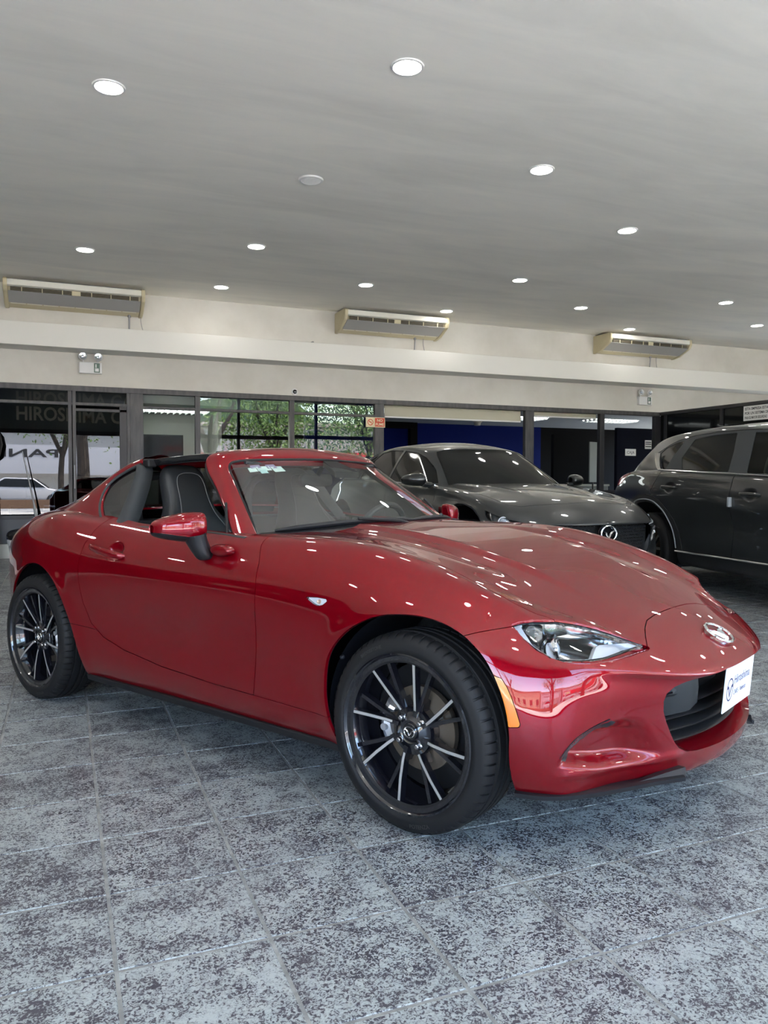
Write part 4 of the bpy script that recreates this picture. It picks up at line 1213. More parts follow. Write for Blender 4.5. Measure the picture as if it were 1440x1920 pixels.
cells = [(i, j) for i in range(int(XL/TS)+1, int(XR/TS)-1) for j in range(int(YF/TS), int(15.4/TS))]
def tile_rank(c):
    x, y = (c[0]+.5)*TS-CAM[0], (c[1]+.5)*TS-CAM[1]
    f = -math.sin(YAW)*x+math.cos(YAW)*y; s = math.cos(YAW)*x+math.sin(YAW)*y
    if f < .9 or abs(s) > f*.52+.35: return 1e6+f
    return f
cells.sort(key=tile_rank)
tm = tile_mesh('floor_tile', [(0, 0)])
for (i, j) in cells[:300]:
    o = bpy.data.objects.new('floor_tile', tm); link(o, floor); o.location = (i*TS, j*TS, random.uniform(-.0004, .0004))
o = bpy.data.objects.new('floor_tiling', tile_mesh('floor_tiling', cells[300:])); link(o, floor); o['kind'] = 'stuff'

box_obj('ceiling', 'ceiling', XL-.2, XR+.2, YF-.2, YW+.2, ZC, ZC+.2, kind='structure')
box_obj('wall_left', 'wall', XL-.2, XL, YF, YW, 2.46, ZC, kind='structure')
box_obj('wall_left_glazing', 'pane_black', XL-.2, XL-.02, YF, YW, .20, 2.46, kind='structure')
box_obj('baseboard_left', 'curb_white', XL-.2, XL, YF, YW, -.16, .20, kind='structure')
for _k, _y in enumerate(np.linspace(YF+.1, YW-.1, 9)): box_obj('trim_%d' % (80+_k), 'frame', XL-.05, XL+.03, _y-.05, _y+.05, .20, 2.46, kind='structure')
box_obj('trim_90', 'beam_white', XL, XL+.45, YF, YW, 2.93, 3.245, kind='structure')
box_obj('wall_right', 'wall', XR, XR+.2, YF, YW, -.16, ZC, kind='structure')
wb = box_obj('wall_back', 'wall', XL, XR, YW, YW+.15, 2.46, ZC, kind='structure')
box_obj('trim_1', 'beam_white', XL, XR, 10.0, YW, 2.93, 3.245, kind='structure', bevel=.006)   # boxed ledge
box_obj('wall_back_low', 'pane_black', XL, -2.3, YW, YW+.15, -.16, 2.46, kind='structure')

# window frames on the back wall -----------------------------------------------------
YG = YW+.03
def frames():
    head = box_obj('trim_2', 'frame', -2.3, 10.72, YW-.012, YW+.09, 2.385, 2.462, kind='structure', bevel=.003)
    n = [3]
    def tr(m, *a):
        o = box_obj('trim_%d' % n[0], m, *a, kind='structure', bevel=.003); n[0] += 1; return o
    for x0, x1 in ((-2.3, -2.22), (-1.35, -1.29), (-.005, .045), (.055, .10), (.80, .846), (.846, 1.035), (1.795, 1.87), (3.275, 3.355), (4.735, 4.90)):
        tr('frame', x0, x1, YW-.008, YW+.075, .02, 2.385)
    for x0, x1 in ((7.66, 7.84),): tr('frame', x0, x1, YW-.008, YW+.08, .02, 2.385)
    for x0, x1 in ((9.30, 9.40), (10.60, 10.74)): tr('frame_dark', x0, x1, YW-.008, YW+.08, .02, 2.385)
    tr('frame', -2.22, .80, YW-.006, YW+.07, 2.185, 2.225); tr('frame', 1.035, 4.735, YW-.006, YW+.07, 2.165, 2.205)
    tr('frame', .10, .80, YW-.004, YW+.06, 2.10, 2.14)
    tr('frame_dark', .70, .80, YW-.004, YW+.06, .55, 2.186)
    tr('frame_dark', -2.22, 4.735, YW-.006, YW+.07, .55, .60)
    tr('frame_dark', 4.90, 10.6, YW-.006, YW+.07, .90, .95)
frames()
box_obj('baseboard_back', 'curb_white', -7.0, 4.9, YW-.05, YW+.12, -.01, .20, kind='structure', bevel=.006)
def pane(nm, m, x0, x1, z0, z1, y=YG, tilt=0.0):
    """one sheet of glass; tilt leans its top towards or away from the hall"""
    c = ((x0+x1)/2, y, (z0+z1)/2); M = Matrix.Rotation(tilt, 3, 'X')
    o = MB().add([tuple(M @ Vector((sx*(x1-x0)/2, 0, sz*(z1-z0)/2))+Vector(c)) for sx, sz in ((-1, -1), (1, -1), (1, 1), (-1, 1))], [(0, 1, 2, 3)]).obj(nm, MT[m], fix=False)
    o['kind'] = 'structure'; return o
box_obj('trim_30', 'panel_slate', -2.22, 4.735, YW+.02, YW+.05, .20, .55, kind='structure')
TL = math.radians(.90)
pane('window_1', 'pane_dark', -2.22, -.005, .60, 2.185); pane('window_2', 'pane_dark', -2.22, -.005, 2.225, 2.385, tilt=TL)
pane('window_3', 'pane_dark', .10, .80, .60, 2.10, tilt=-.001); pane('window_4', 'pane_dark', .10, .80, 2.225, 2.385, tilt=TL)
pane('window_5', 'pane_clear', 1.035, 1.795, .60, 2.165, tilt=.004); pane('window_6', 'pane_clear', 1.035, 1.795, 2.205, 2.385, tilt=.01)
pane('window_7', 'pane', 1.87, 3.275, .60, 2.165, tilt=-.001); pane('window_8', 'pane', 1.87, 3.275, 2.205, 2.385, tilt=.006)
pane('window_9', 'pane', 3.355, 4.735, .60, 2.165, tilt=.001); pane('window_10', 'pane', 3.355, 4.735, 2.205, 2.385, tilt=.005)
box_obj('trim_31', 'frame_dark', 4.90, 10.6, YW+.0, YW+.05, .0, .90, kind='structure')
# door leaf stile with handle in the dark glazing
dh = MB().box((.055+.02, YW-.03, 1.15), (.012, .012, .34)).box((.075, YW-.018, 1.30), (.012, .03, .012)).box((.075, YW-.018, 1.0), (.012, .03, .012)).obj('door_handle', MT['steel_grey']); tag(dh, 'slim grey pull handle on the dark glazed door behind the roadster', 'handle')

# rooms behind the glass --------------------------------------------------------------
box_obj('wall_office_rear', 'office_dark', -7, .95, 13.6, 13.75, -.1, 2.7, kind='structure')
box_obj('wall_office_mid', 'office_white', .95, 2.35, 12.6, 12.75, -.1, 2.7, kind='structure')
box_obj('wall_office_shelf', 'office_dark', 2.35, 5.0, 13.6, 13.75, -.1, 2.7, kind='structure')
box_obj('wall_office_return', 'office_white', 2.35, 2.41, 11.6, 12.75, -.1, 2.7, kind='structure')
box_obj('wall_office_stub', 'office_blue', 4.0, 4.9, 12.0, 12.1, -.1, 2.5, kind='structure')
box_obj('wall_office_side', 'office_white', .93, .99, YW+.1, 12.6, -.1, 2.7, kind='structure')
box_obj('wall_office_blue_side', 'office_blue', 4.86, 4.92, YW+.1, 15.4, -.1, 2.7, kind='structure')
box_obj('wall_office_blue', 'office_blue', 4.92, 11.2, 15.3, 15.45, -.1, 2.7, kind='structure')
box_obj('wall_office_dark', 'office_dark', 11.2, 15.5, 15.3, 15.45, -.1, 2.7, kind='structure')
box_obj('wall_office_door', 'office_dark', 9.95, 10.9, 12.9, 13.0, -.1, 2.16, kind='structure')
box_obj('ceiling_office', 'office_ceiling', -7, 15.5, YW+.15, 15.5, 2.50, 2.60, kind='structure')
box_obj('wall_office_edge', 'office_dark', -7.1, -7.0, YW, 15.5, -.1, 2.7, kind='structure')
def part(mb, name, m, par, **kw): return mb.obj(name, MT[m], par, **kw)
for k, (x, y, lab) in enumerate(((1.62, 11.7, 'fluorescent troffer lamp in the pale room behind the glazing, above the television'), (5.75, 12.4, 'fluorescent troffer lamp in the blue office, nearest the no smoking sign'), (7.35, 12.9, 'fluorescent troffer lamp in the middle of the blue office ceiling'), (9.05, 12.9, 'fluorescent troffer lamp behind the dark post at the right end of the blue office'), (11.3, 12.7, 'fluorescent troffer lamp glowing in the cashier room above the counter sign'))):
    t = empty('ceiling_lamp', (x, y, 2.27 if k == 0 else 2.50), 0, lab, 'lamp', 'office troffer lamps')
    part(MB().bbox(-.62, .62, -.31, .31, -.012, 0), 'frame', 'white_plastic', t)
    for q in range(4):
        part(MB().bbox(-.58, .58, -.25+.15*q-.02, -.25+.15*q+.02, -.016, -.012), 'tube_glow', 'office_glow', t)
    mb = MB()
    for q in range(12): mb.bbox(-.56+.1*q, -.555+.1*q, -.29, .29, -.05, -.012)
    part(mb, 'louvre', 'white_plastic', t)
box_obj('ceiling_office_low', 'office_ceiling', .99, 2.35, YW+.25, 12.6, 2.27, 2.49, kind='structure')
# television on the pale wall
t = empty('television', (1.47, 12.0, 0), 0, 'black flat television screen behind the glass, left of the forked tree reflection', 'television')
part(MB().bbox(-.40, .34, -.03, .0, 1.30, 1.86), 'screen', 'screen', t, bevel=.004); part(MB().bbox(-.42, .36, -.005, .03, 1.28, 1.88), 'case', 'black_plastic', t, bevel=.004)
part(MB().bbox(-.05, .01, .0, .06, .0, 1.35).bbox(-.25, .31, -.2, .2, 0, .03), 'stand', 'black_plastic', t)
# roller blinds
for x0, x1, z0, lab in ((4.95, 7.62, 2.20, 'rolled down cream roller blind across the top of the blue office window'), (7.86, 9.28, 2.315, 'cream roller blind rolled nearly shut above the dark doorway')):
    t = empty('roller_blind', ((x0+x1)/2, YW+.10, 2.36), 0, lab, 'blind', 'roller blinds')
    w = (x1-x0)/2
    part(MB().bbox(-w, w, -.004, .004, z0-2.36, 0), 'fabric', 'blind', t)
    part(MB().tube([(-w, .02, 0), (w, .02, 0)], .028, 12), 'roller', 'blind', t, smooth=True, sharp=40)
    part(MB().bbox(-w, w, -.010, .010, z0-2.36-.025, z0-2.36), 'bottom_bar', 'white_plastic', t, bevel=.003)
# dark cross beam, door frames of the blue office
box_obj('trim_32', 'office_dark', 4.92, 7.55, 15.1, 15.3, 2.36, 2.5, kind='structure'); box_obj('trim_33', 'office_dark', 7.50, 7.68, 15.15, 15.3, 0, 2.5, kind='structure')
o = MB().lathe([(0, -.10), (.07, -.09), (.085, -.03), (.11, -.02), (.11, 0)], 20, 'z', (8.25, 14.3, 2.5)).obj('ceiling_vent', MT['blind'], sharp=40); o.location.x += .56; tag(o, 'small cream dome fixed to the blue office ceiling', 'vent')
# whiteboard on its stand, low counter, counter sign
t = empty('display_board', (9.74, 11.2, 0), math.radians(20), 'plain grey board standing upright in the dark doorway right of the hatchback', 'board')
part(MB().bbox(-.16, .16, -.012, .012, 1.10, 1.90), 'board', 'cardboard_grey', t, bevel=.004)
part(MB().tube([(0, .02, 0), (0, .02, 1.4)], .015, 8).bbox(-.2, .2, -.15, .15, 0, .02), 'stand', 'black_plastic', t)
t = empty('counter', (10.0, 11.9, 0), 0, 'low pale grey counter beyond the hatchback windscreen', 'counter'); part(MB().bbox(-.40, .45, -.25, .25, .0, 1.02), 'body', 'cabinet_grey', t, bevel=.005); part(MB().bbox(-.42, .47, -.27, .27, 1.02, 1.06), 'top', 'office_white', t, bevel=.004)
t = empty('counter_sign', (10.81, 11.4, 1.72), 0, 'small white sign reading CAJA on the dark blue wall', 'sign')
part(MB().bbox(-.135, .135, -.004, .004, -.07, .07), 'board', 'sign_white', t); tb = MB(); text_on(tb, 'CAJA', .085, (0, -.0055, -.030), np.array([1, 0, 0.]), np.array([0, 0, 1.]), 'c'); part(tb, 'lettering', 'ink', t, fix=False)
box_obj('wall_office_caja', 'office_navy', 10.48, 12.3, 11.42, 11.5, .0, 2.22, kind='structure')
t = empty('notice', (11.26, 11.412, 1.89), 0, 'small pale printed notice beside the rear of the parked utility car', 'notice')
part(MB().bbox(-.07, .10, -.004, .004, -.09, .09), 'sheet', 'sign_white', t)
for _z in (.04, 0, -.05): part(MB().bbox(-.06, .09, -.006, -.004, _z, _z+.02), 'text_line', 'ink', t, fix=False)
# dark partition to the right
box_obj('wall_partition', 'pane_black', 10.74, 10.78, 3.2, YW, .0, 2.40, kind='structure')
box_obj('trim_34', 'frame_dark', 10.70, 10.80, 3.2, YW, 2.40, 2.46, kind='structure', bevel=.003)
for k, y in enumerate((10.30, 8.9, 7.4, 5.9, 4.4, 3.2)): box_obj('trim_%d' % (35+k), 'frame_dark', 10.71, 10.79, y-.03, y+.03, 0, 2.40, kind='structure')
t = empty('warning_sign', (10.715, 7.82, 2.27), -PI/2, 'white security notice in capital letters high on the dark partition at the right', 'sign')
part(MB().bbox(-.58, .58, -.006, .006, -.125, .125), 'board', 'sign_white', t, bevel=.002)
tb = MB()
for k, s in enumerate(('ESTA EMPRESA ESTA SIENDO MONITOREADA', 'POR UN SISTEMA DE CIRCUITO CERRADO', 'PARA SU MAYOR SEGURIDAD')):
    text_on(tb, s, .062, (-.55, -.0075, .055-.075*k), np.array([1, 0, 0.]), np.array([0, 0, 1.]), bold=True, width=(1.08, 1.02, .46)[k])
part(tb, 'lettering', 'ink', t, fix=False)
part(MB().add([(-.045, -.0078, -.088), (.03, -.0078, -.088), (.03, -.0078, -.08), (.06, -.0078, -.085), (.06, -.0078, -.055), (.03, -.0078, -.06), (.03, -.0078, -.052), (-.045, -.0078, -.052)], [tuple(range(8))]), 'camera_symbol', 'ink', t, fix=False)

# things on the wall -------------------------------------------------------------------
def emergency(x, z, lab):
    t = empty('emergency_light', (x, YW, z), 0, lab, 'lamp', 'twin emergency lights')
    part(MB().bbox(-.155, .155, -.07, 0, -.085, .075), 'box', 'white_plastic', t, bevel=.008)
    part(MB().bbox(.045, .125, -.073, -.068, -.07, .065), 'window', 'screen_green', t); part(MB().bbox(.06, .11, -.075, -.073, -.055, -.01).bbox(.065, .08, -.0755, -.073, 0, .05), 'symbols', 'white_plastic', t)
    for sx in (-.105, .105):
        h = part(MB().tube([(sx*.9, -.03, .07), (sx, -.03, .11)], .012, 8), 'neck', 'white_plastic', t)
        part(MB().lathe([(0, -.01), (.035, -.01), (.052, -.05), (.055, -.058), (.048, -.058), (.0, -.045)], 20, 'y', (sx, -.02, .155)), 'reflector', 'chrome', t, sharp=40)
        part(MB().lathe([(0, -.066), (.018, -.062), (.022, -.050)], 14, 'y', (sx, -.02, .155)), 'bulb', 'glass_bulb', t, smooth=True)
        part(MB().lathe([(.046, -.056), (.056, -.060), (.060, -.05), (.056, -.03)], 20, 'y', (sx, -.02, .155)), 'rim', 'white_plastic', t, smooth=True)
emergency(.305, 2.725, 'twin-headed emergency light on the white wall above the dark door at the left')
emergency(10.31, 2.67, 'twin-headed emergency light on the white wall above the cashier room at the right')
t = empty('wall_camera', (3.36, YW, 2.525), 0, 'small round white camera on the wall above the window frame', 'camera')
part(MB().lathe([(0, -.012), (.052, -.012), (.056, 0)], 24, 'y'), 'base', 'white_plastic', t, sharp=40); part(MB().lathe([(0, -.045), (.02, -.042), (.030, -.03), (.034, -.012)], 20, 'y'), 'lens', 'black_gloss', t, smooth=True)
t = empty('no_smoking_sign', (4.741, YW-.02, 2.08), 0, 'cream and red no smoking sign fixed to the window frame', 'sign')
part(MB().bbox(-.172, .172, -.004, .004, -.083, .083), 'board', 'sign_cream', t, bevel=.001)
part(MB().bbox(-.010, .160, -.0055, -.004, -.070, .072), 'red_field', 'sign_red', t)
mb = MB(); mb.lathe([(.040, 0), (.052, 0)], 28, 'y', (-.092, -.0056, 0)); mb.add([(-.125, -.0057, .026), (-.118, -.0057, .034), (-.058, -.0057, -.026), (-.065, -.0057, -.034)], [(0, 1, 2, 3)]); mb.box((-.092, -.0055, .004), (.055, .0005, .012)); part(mb, 'symbol', 'sign_red', t, fix=False)
tb = MB(); text_on(tb, 'NO', .064, (.075, -.0065, .012), np.array([1, 0, 0.]), np.array([0, 0, 1.]), 'c', bold=True); text_on(tb, 'FUME', .060, (.075, -.0065, -.052), np.array([1, 0, 0.]), np.array([0, 0, 1.]), 'c', bold=True); part(tb, 'lettering', 'sign_cream', t, fix=False)
o = MB().tube([(3.64, YW, 3.31), (3.64, YW-.07, 3.315), (3.64, YW-.075, 3.26)], .022, 10).obj('pipe_stub', MT['steel_grey'], smooth=True); tag(o, 'short bent pipe stub on the wall above the ledge, left of the middle air conditioner', 'pipe')

# air conditioners ---------------------------------------------------------------------
def air_con(x0, x1, lab, pipe):
    t = empty('air_conditioner', ((x0+x1)/2, YW, ZC), 0, lab, 'air conditioner', 'ceiling air conditioners'); w = (x1-x0)/2
    prof = [(-.03, -.05), (-.50, -.05), (-.50, -.135), (-.475, -.150), (-.46, -.205), (-.40, -.235), (-.22, -.310), (-.10, -.335), (-.03, -.345)]
    def sweep(xa, xb, pr, dx=0): return MB().prism([(a, b) for a, b in pr], xb-xa, lambda a, b, h: (xa+h, a, b))
    body = [(-.03, -.05), (-.46, -.05), (-.46, -.09), (-.43, -.14), (-.40, -.225), (-.22, -.300), (-.10, -.325), (-.03, -.335)]
    part(sweep(-w+.03, w-.03, body), 'body', 'ac_ivory', t)
    part(sweep(-w+.05, w-.05, [(-.455, -.055), (-.505, -.06), (-.505, -.135), (-.455, -.15)]), 'front_band', 'ac_white', t, bevel=.006)
    part(sweep(-w+.06, w-.06, [(-.40, -.232), (-.46, -.205), (-.463, -.212), (-.402, -.240), (-.225, -.315), (-.222, -.305)]), 'belly_panel', 'ac_grey', t)
    part(sweep(-w+.06, w-.06, [(-.215, -.306), (-.215, -.314), (-.10, -.338), (-.04, -.348), (-.04, -.340)]), 'intake_panel', 'ac_ivory', t)
    for q in range(8): part(sweep(-w+.08+q*(2*w-.16)/8, -w+.08+(q+1)*(2*w-.16)/8-.02, [(-.212, -.3155), (-.206, -.3205), (-.196, -.3225), (-.20, -.315)]), 'intake_edge', 'ac_white', t)
    for s, mt in ((-1, 'slot_dark'), (1, 'slot_dark')):
        a, b = (-w+.09, -.06) if s < 0 else (.06, w-.09)
        part(sweep(a, b, [(-.463, -.150), (-.468, -.154), (-.464, -.203), (-.455, -.203)]), 'outlet', mt, t)
        for q in range(3):
            z = -.160-.016*q; part(sweep(a, b, [(-.474, z), (-.474, z-.004), (-.462, z-.009), (-.462, z-.005)]), 'louvre_blade', 'ac_louver', t)
        for q in range(3): x = a+(b-a)*(q+.55)/3; part(sweep(x-.006, x+.006, [(-.460, -.148), (-.480, -.150), (-.476, -.206), (-.460, -.206)]), 'divider', 'ac_ivory', t)
    part(sweep(-.055, .055, [(-.455, -.148), (-.478, -.150), (-.472, -.208), (-.455, -.208)]), 'centre_block', 'ac_ivory', t, bevel=.003)
    for s in (-1, 1):
        a, b = (-w, -w+.055) if s < 0 else (w-.055, w)
        cap = [(-.0, -.035), (-.47, -.035), (-.515, -.06), (-.515, -.145), (-.47, -.215), (-.40, -.25), (-.22, -.325), (-.10, -.35), (.0, -.36)]
        part(sweep(a, b, cap), 'end_cap', 'ac_ivory', t, bevel=.012, sharp=40)
    part(MB().tube([(-w*.9, -.47, -.052), (w*.9, -.47, -.052)], .006, 6), 'trim_rod', 'steel_grey', t)
    for xx in (-w*.85, w*.85): part(MB().bbox(xx-.01, xx+.01, -.30, -.26, -.05, 0), 'hanger', 'ac_ivory', t)
    xx = pipe-(x0+x1)/2
    part(MB().tube([(xx, -.10, -.33), (xx, -.10, -.40), (xx, -.08, -.62)], .013, 8).tube([(xx, -.10, -.345), (xx, -.10, -.37)], .024, 8), 'drain_pipe', 'steel_grey', t, smooth=True, sharp=50)
    part(MB().tube(spline([(xx+.16, -.08, -.34), (xx+.17, -.07, -.45), (xx+.21, -.06, -.60)], 4), .005, 6), 'cable', 'steel_grey', t, smooth=True)
air_con(-.80, 1.03, 'yellowed air conditioner under the ceiling at the far left', .84)
air_con(4.03, 5.86, 'yellowed air conditioner under the middle of the ceiling edge, one downlight beside it', 5.42)
air_con(9.12, 11.02, 'yellowed air conditioner under the ceiling at the far right', 10.38)

# downlights ---------------------------------------------------------------------------
def downlight(x, y, lab=None, r=.092):
    t = empty('downlight', (x, y, ZC), 0, lab, 'lamp', 'recessed ceiling downlights')
    part(MB().lathe([(r, -.004), (r+.004, -.010), (r+.018, -.008), (r+.022, 0), (r+.0, .0)], 32, 'z'), 'trim_ring', 'lamp_trim', t, smooth=True)
    part(MB().lathe([(0, -.006), (r+.001, -.006)], 32, 'z'), 'glowing_disc', 'lamp_glow', t, fix=False)
DL = [(.24, 4.18, 'round glowing downlight in the ceiling, upper left of the photo'), (2.07, 3.13, 'round glowing downlight in the ceiling, topmost of all'), (3.87, 4.25, 'round glowing downlight right of the ceiling speaker'), (.19, 8.38, 'round glowing downlight above the left air conditioner'),
      (2.05, 7.46, 'round glowing downlight right of the lamp above the left air conditioner'), (5.68, 5.31, 'round glowing downlight at the right, next below the one beside the speaker'), (2.03, 9.55, 'small glowing downlight between the left and middle air conditioners'), (3.88, 8.64, 'glowing downlight just above the middle air conditioner, to its left'),
      (5.73, 7.58, 'glowing downlight high above the right end of the middle air conditioner'), (5.68, 9.70, 'glowing downlight right beside the end of the middle air conditioner'), (7.53, 8.66, 'glowing downlight between the middle and right air conditioners'), (9.35, 7.50, 'glowing downlight above and right of the right air conditioner'), (9.38, 9.75, 'small glowing downlight right over the right air conditioner'), (11.21, 8.61, 'glowing downlight cut by the right edge of the photo')]
for x, y, l in DL: downlight(x, y, l)
SP = 1.83
behind = [(2.07, 1.0), (0.24, 2.05), (5.68, 1.0), (7.5, 2.1), (7.5, 4.3), (9.35, 5.3), (9.35, 3.1), (-1.6, 3.1), (-1.6, 5.3), (-1.6, 7.4), (-3.4, 4.2), (-3.4, 8.5), (0.24, -0.1), (2.07, -1.2), (3.87, -0.1), (5.68, -1.2), (-1.6, 1.0), (-3.4, 2.0), (11.2, 6.4), (11.2, 4.2), (13.0, 7.5), (-5.2, 5.3), (7.5, -0.1), (9.35, 1.0), (0.24, -2.3), (3.87, -2.3), (7.5, -2.3), (-3.4, -0.2)]
for x, y in behind: downlight(x, y, 'round glowing downlight outside the photo, mirrored on the car paint')
t = empty('ceiling_speaker', (2.05, 5.26, ZC), 0, 'round white perforated speaker grille set in the ceiling', 'speaker')
part(MB().lathe([(.086, -.004), (.092, -.014), (.108, -.012), (.116, 0)], 36, 'z'), 'rim', 'lamp_trim', t, smooth=True)
part(MB().lathe([(0, -.006), (.088, -.006)], 36, 'z'), 'backing', 'cabinet_grey', t, fix=False)
for q in range(11):
    y = -.08+.016*q; w = math.sqrt(max(.088**2-y*y, 0)); part(MB().bbox(-w, w, y-.005, y+.005, -.012, -.006), 'grille_bar', 'lamp_trim', t)

# bin with bag beside the wall -----------------------------------------------------------
t = empty('waste_bin', (-.60, 9.55, 0), 0, 'grey bin with white and black bags in front of the wall, behind the roadster tail', 'bin')
part(MB().lathe([(0, .0), (.12, .0), (.16, .30), (.155, .30), (.115, .01), (0, .01)], 24, 'z'), 'bucket', 'bin_grey', t, smooth=True, sharp=40)
rn = random.Random(3)
def bag(prof, n, amp):
    G = []
    for r, z in prof:
        G.append([((r+rn.uniform(-amp, amp))*math.cos(2*PI*k/n), (r+rn.uniform(-amp, amp))*math.sin(2*PI*k/n), z+rn.uniform(-amp, amp)) for k in range(n)])
    return cage_obj(G, None, None, None, 2, closed_v=True, fitted=False)
V, Q = bag([(.13, .18), (.165, .26), (.178, .31), (.165, .335), (.12, .32)], 18, .008); pydata('white_bag', V, Q, MT['bag_white'], t)
V, Q = bag([(.155, .29), (.178, .33), (.185, .37), (.165, .41), (.12, .445), (.05, .46), (.01, .45)], 18, .014); pydata('black_bag', V, Q, MT['bag_black'], t)
# dark office chairs and a banner behind the left glass
def chair(x, y, rz, lab):
    t = empty('office_chair', (x, y, 0), rz, lab, 'chair', 'office chairs behind the glass')
    part(MB().box((0, 0, .48), (.50, .50, .09)), 'seat', 'black_plastic', t, bevel=.03, sharp=40)
    G = [[(-.25*k+0, .24+.02*math.sin(3*k), z) for k in (-1, -.5, 0, .5, 1)] for z in (.60, .8, 1.0, 1.15)]
    part(MB().box((0, .26, .88), (.48, .08, .58)), 'backrest', 'black_plastic', t, bevel=.035, sharp=40)
    part(MB().tube([(0, 0, .08), (0, 0, .45)], .03, 10), 'column', 'steel_grey', t)
    for q in range(5):
        a = 2*PI*q/5; part(MB().tube([(0, 0, .09), (.28*math.cos(a), .28*math.sin(a), .05)], .02, 6), 'foot', 'black_plastic', t)
    for s in (-1, 1): part(MB().tube([(s*.27, .2, .68), (s*.28, -.15, .70), (s*.27, -.12, .48)], .018, 8), 'armrest', 'steel_grey', t, smooth=True)
chair(.35, 11.35, .3, 'black office chair behind the dark glass door, right of the other chair')
chair(-.55, 11.9, -.5, 'black office chair behind the dark glass, left of the door post')
t = empty('draped_stand', (-1.06, 10.12, 0), 0, 'black rounded top over a deep blue drape standing at the left edge before the glass', 'stand')
part(MB().lathe([(0, 1.86), (.12, 1.83), (.20, 1.72), (.225, 1.58), (.19, 1.42), (.10, 1.34), (0, 1.33)], 28, 'z'), 'round_top', 'black_plastic', t, smooth=True)
part(MB().lathe([(.0, 1.36), (.10, 1.34), (.125, 1.26), (.13, 1.0), (.15, .0), (0, .0)], 24, 'z'), 'drape', 'drape_blue', t, smooth=True, sharp=50)

t = empty('slim_pole', (-.42, 9.75, 0), 0, 'slim grey pole leaning left of the dark glass door post, behind the roadster tail', 'pole')
part(MB().tube([(.03, 0, 0), (.015, 0, .50), (-.03, 0, .80), (-.16, 0, 1.48)], [.035, .03, .012, .006], 10), 'rod', 'steel_grey', t, smooth=True); part(MB().lathe([(0, .0), (.12, 0), (.12, .02), (.03, .04), (0, .04)], 20, 'z', (.03, 0, 0)), 'base', 'steel_grey', t, sharp=40)
# ---------------------------------------------------------------- street side of the hall (seen in the reflections)
mat('pavement', (.60, .58, .53), .8); mat('asphalt', (.16, .16, .16), .85); mat('render_cream', (.45, .36, .25), .8); mat('render_white', (.42, .42, .41), .7); mat('banner_white', (.44, .45, .48), .6)
mat('street_red', (.45, .02, .02), .6); mat('street_yellow', (.75, .55, .05), .6); mat('bark', (.05, .04, .032), .9); mat('car_white', (.5, .51, .53), .2, 0, 1); mat('tyre_far', (.02, .02, .02), .7); mat('glass_far', (.03, .035, .04), .08)
mat('sign_slate', (.15, .165, .16), .6); mat('sign_letters', (.80, .74, .58), .6); mat('low_wall', (.22, .13, .08), .8); mat('hill_green', (.10, .16, .10), .9); mat('roof_grey', (.34, .31, .28), .8)
m = mat('leaves', (.10, .20, .03), .6); nt = m.node_tree; n_, l_, b_ = nodes(m)
oi = nt.nodes.new('ShaderNodeObjectInfo'); g = noise(nt, geo_pos(nt), 3.5, 3); r = ramp(nt, g.outputs[0], [(.3, (.05, .11, .02)), (.6, (.13, .22, .04)), (.8, (.26, .34, .10))]); l_.new(r.outputs[0], b_.inputs['Base Color'])
box_obj('floor_pavement', 'pavement', -30, 45, -13.5, YF-.2, -.2, -.03, kind='structure')
box_obj('floor_street', 'asphalt', -60, 80, -60, -13.5, -.3, -.14, kind='structure')
# glazed front of the hall
n0 = 60
def fr(*a, m='frame_dark'):
    global n0
    o = box_obj('trim_%d' % n0, m, *a, kind='structure'); n0 += 1; return o
fr(XL, XR, YF-.10, YF+.02, 2.62, 2.75); fr(XL, XR, YF-.1, YF+.02, 3.78, 3.86); fr(XL, XR, YF-.1, YF+.02, -.02, .06)
for x in (XL+.05, -4.2, 5.6, 8.4, 11.2, 14.0): fr(x-.05, x+.05, YF-.08, YF+.02, 0, 3.8)
tS = box_obj('wall_front_sign_panel', 'sign_slate', -4.2, 2.75, YF-.10, YF-.04, 2.75, 3.80, kind='structure')
tb = MB(); text_on(tb, 'HIROSHIMA CARS', .60, (-1.42, YF-.03, 3.04), np.array([1, 0, 0.]), np.array([0, 0, 1.]), bold=True, width=4.05)
o = tb.obj('shop_lettering', MT['sign_letters'], fix=False); tag(o, 'large pale capital letters over the shop front, mirrored in the dark glass doors', 'lettering')
# buildings across the street
def building(name, x0, x1, y, h, m, lab, roofm='roof_grey', win=True):
    t = empty(name, ((x0+x1)/2, y, -.14), 0, lab, 'building'); w = (x1-x0)/2
    part(MB().bbox(-w, w, -6, 0, 0, h), 'wall', m, t); part(MB().bbox(-w-.2, w+.2, -6.2, .4, h, h+.25), 'roof', roofm, t)
    if win:
        k = int(2*w/3)
        for i in range(k):
            x = -w+1.5+i*(2*w-3)/max(k-1, 1)
            f = part(MB().bbox(x-.6, x+.6, -.02, .05, 1.2, 2.5), 'window', 'glass_far', t); part(MB().bbox(x-.68, x+.68, -.01, .08, 1.1, 1.2), 'sill', 'render_white', t)
    return t
building('street_building', -40, -7.0, -26, 5.0, 'render_cream', 'cream building far across the street, left end')
wb_ = building('banner_building', -6.5, 4.5, -25, 4.3, 'render_white', 'white fronted building across the street with a long white banner', win=False)
building('orange_building', 1.0, 8.0, -38, 7.5, 'render_cream', 'tall cream building far behind the banner building')
rb_ = building('red_building', 4.8, 26, -24, 4.6, 'render_white', 'pale building across the street with a red sign band', win=True)
building('right_building', 27, 60, -27, 5.5, 'render_cream', 'cream building far across the street, right end')
t = empty('long_banner', (-1.2, -23.9, 0), 0, 'long white banner reading PANDO across the street', 'banner')
part(MB().bbox(-4.2, 4.3, -.05, .05, 1.55, 3.10), 'cloth', 'banner_white', t)
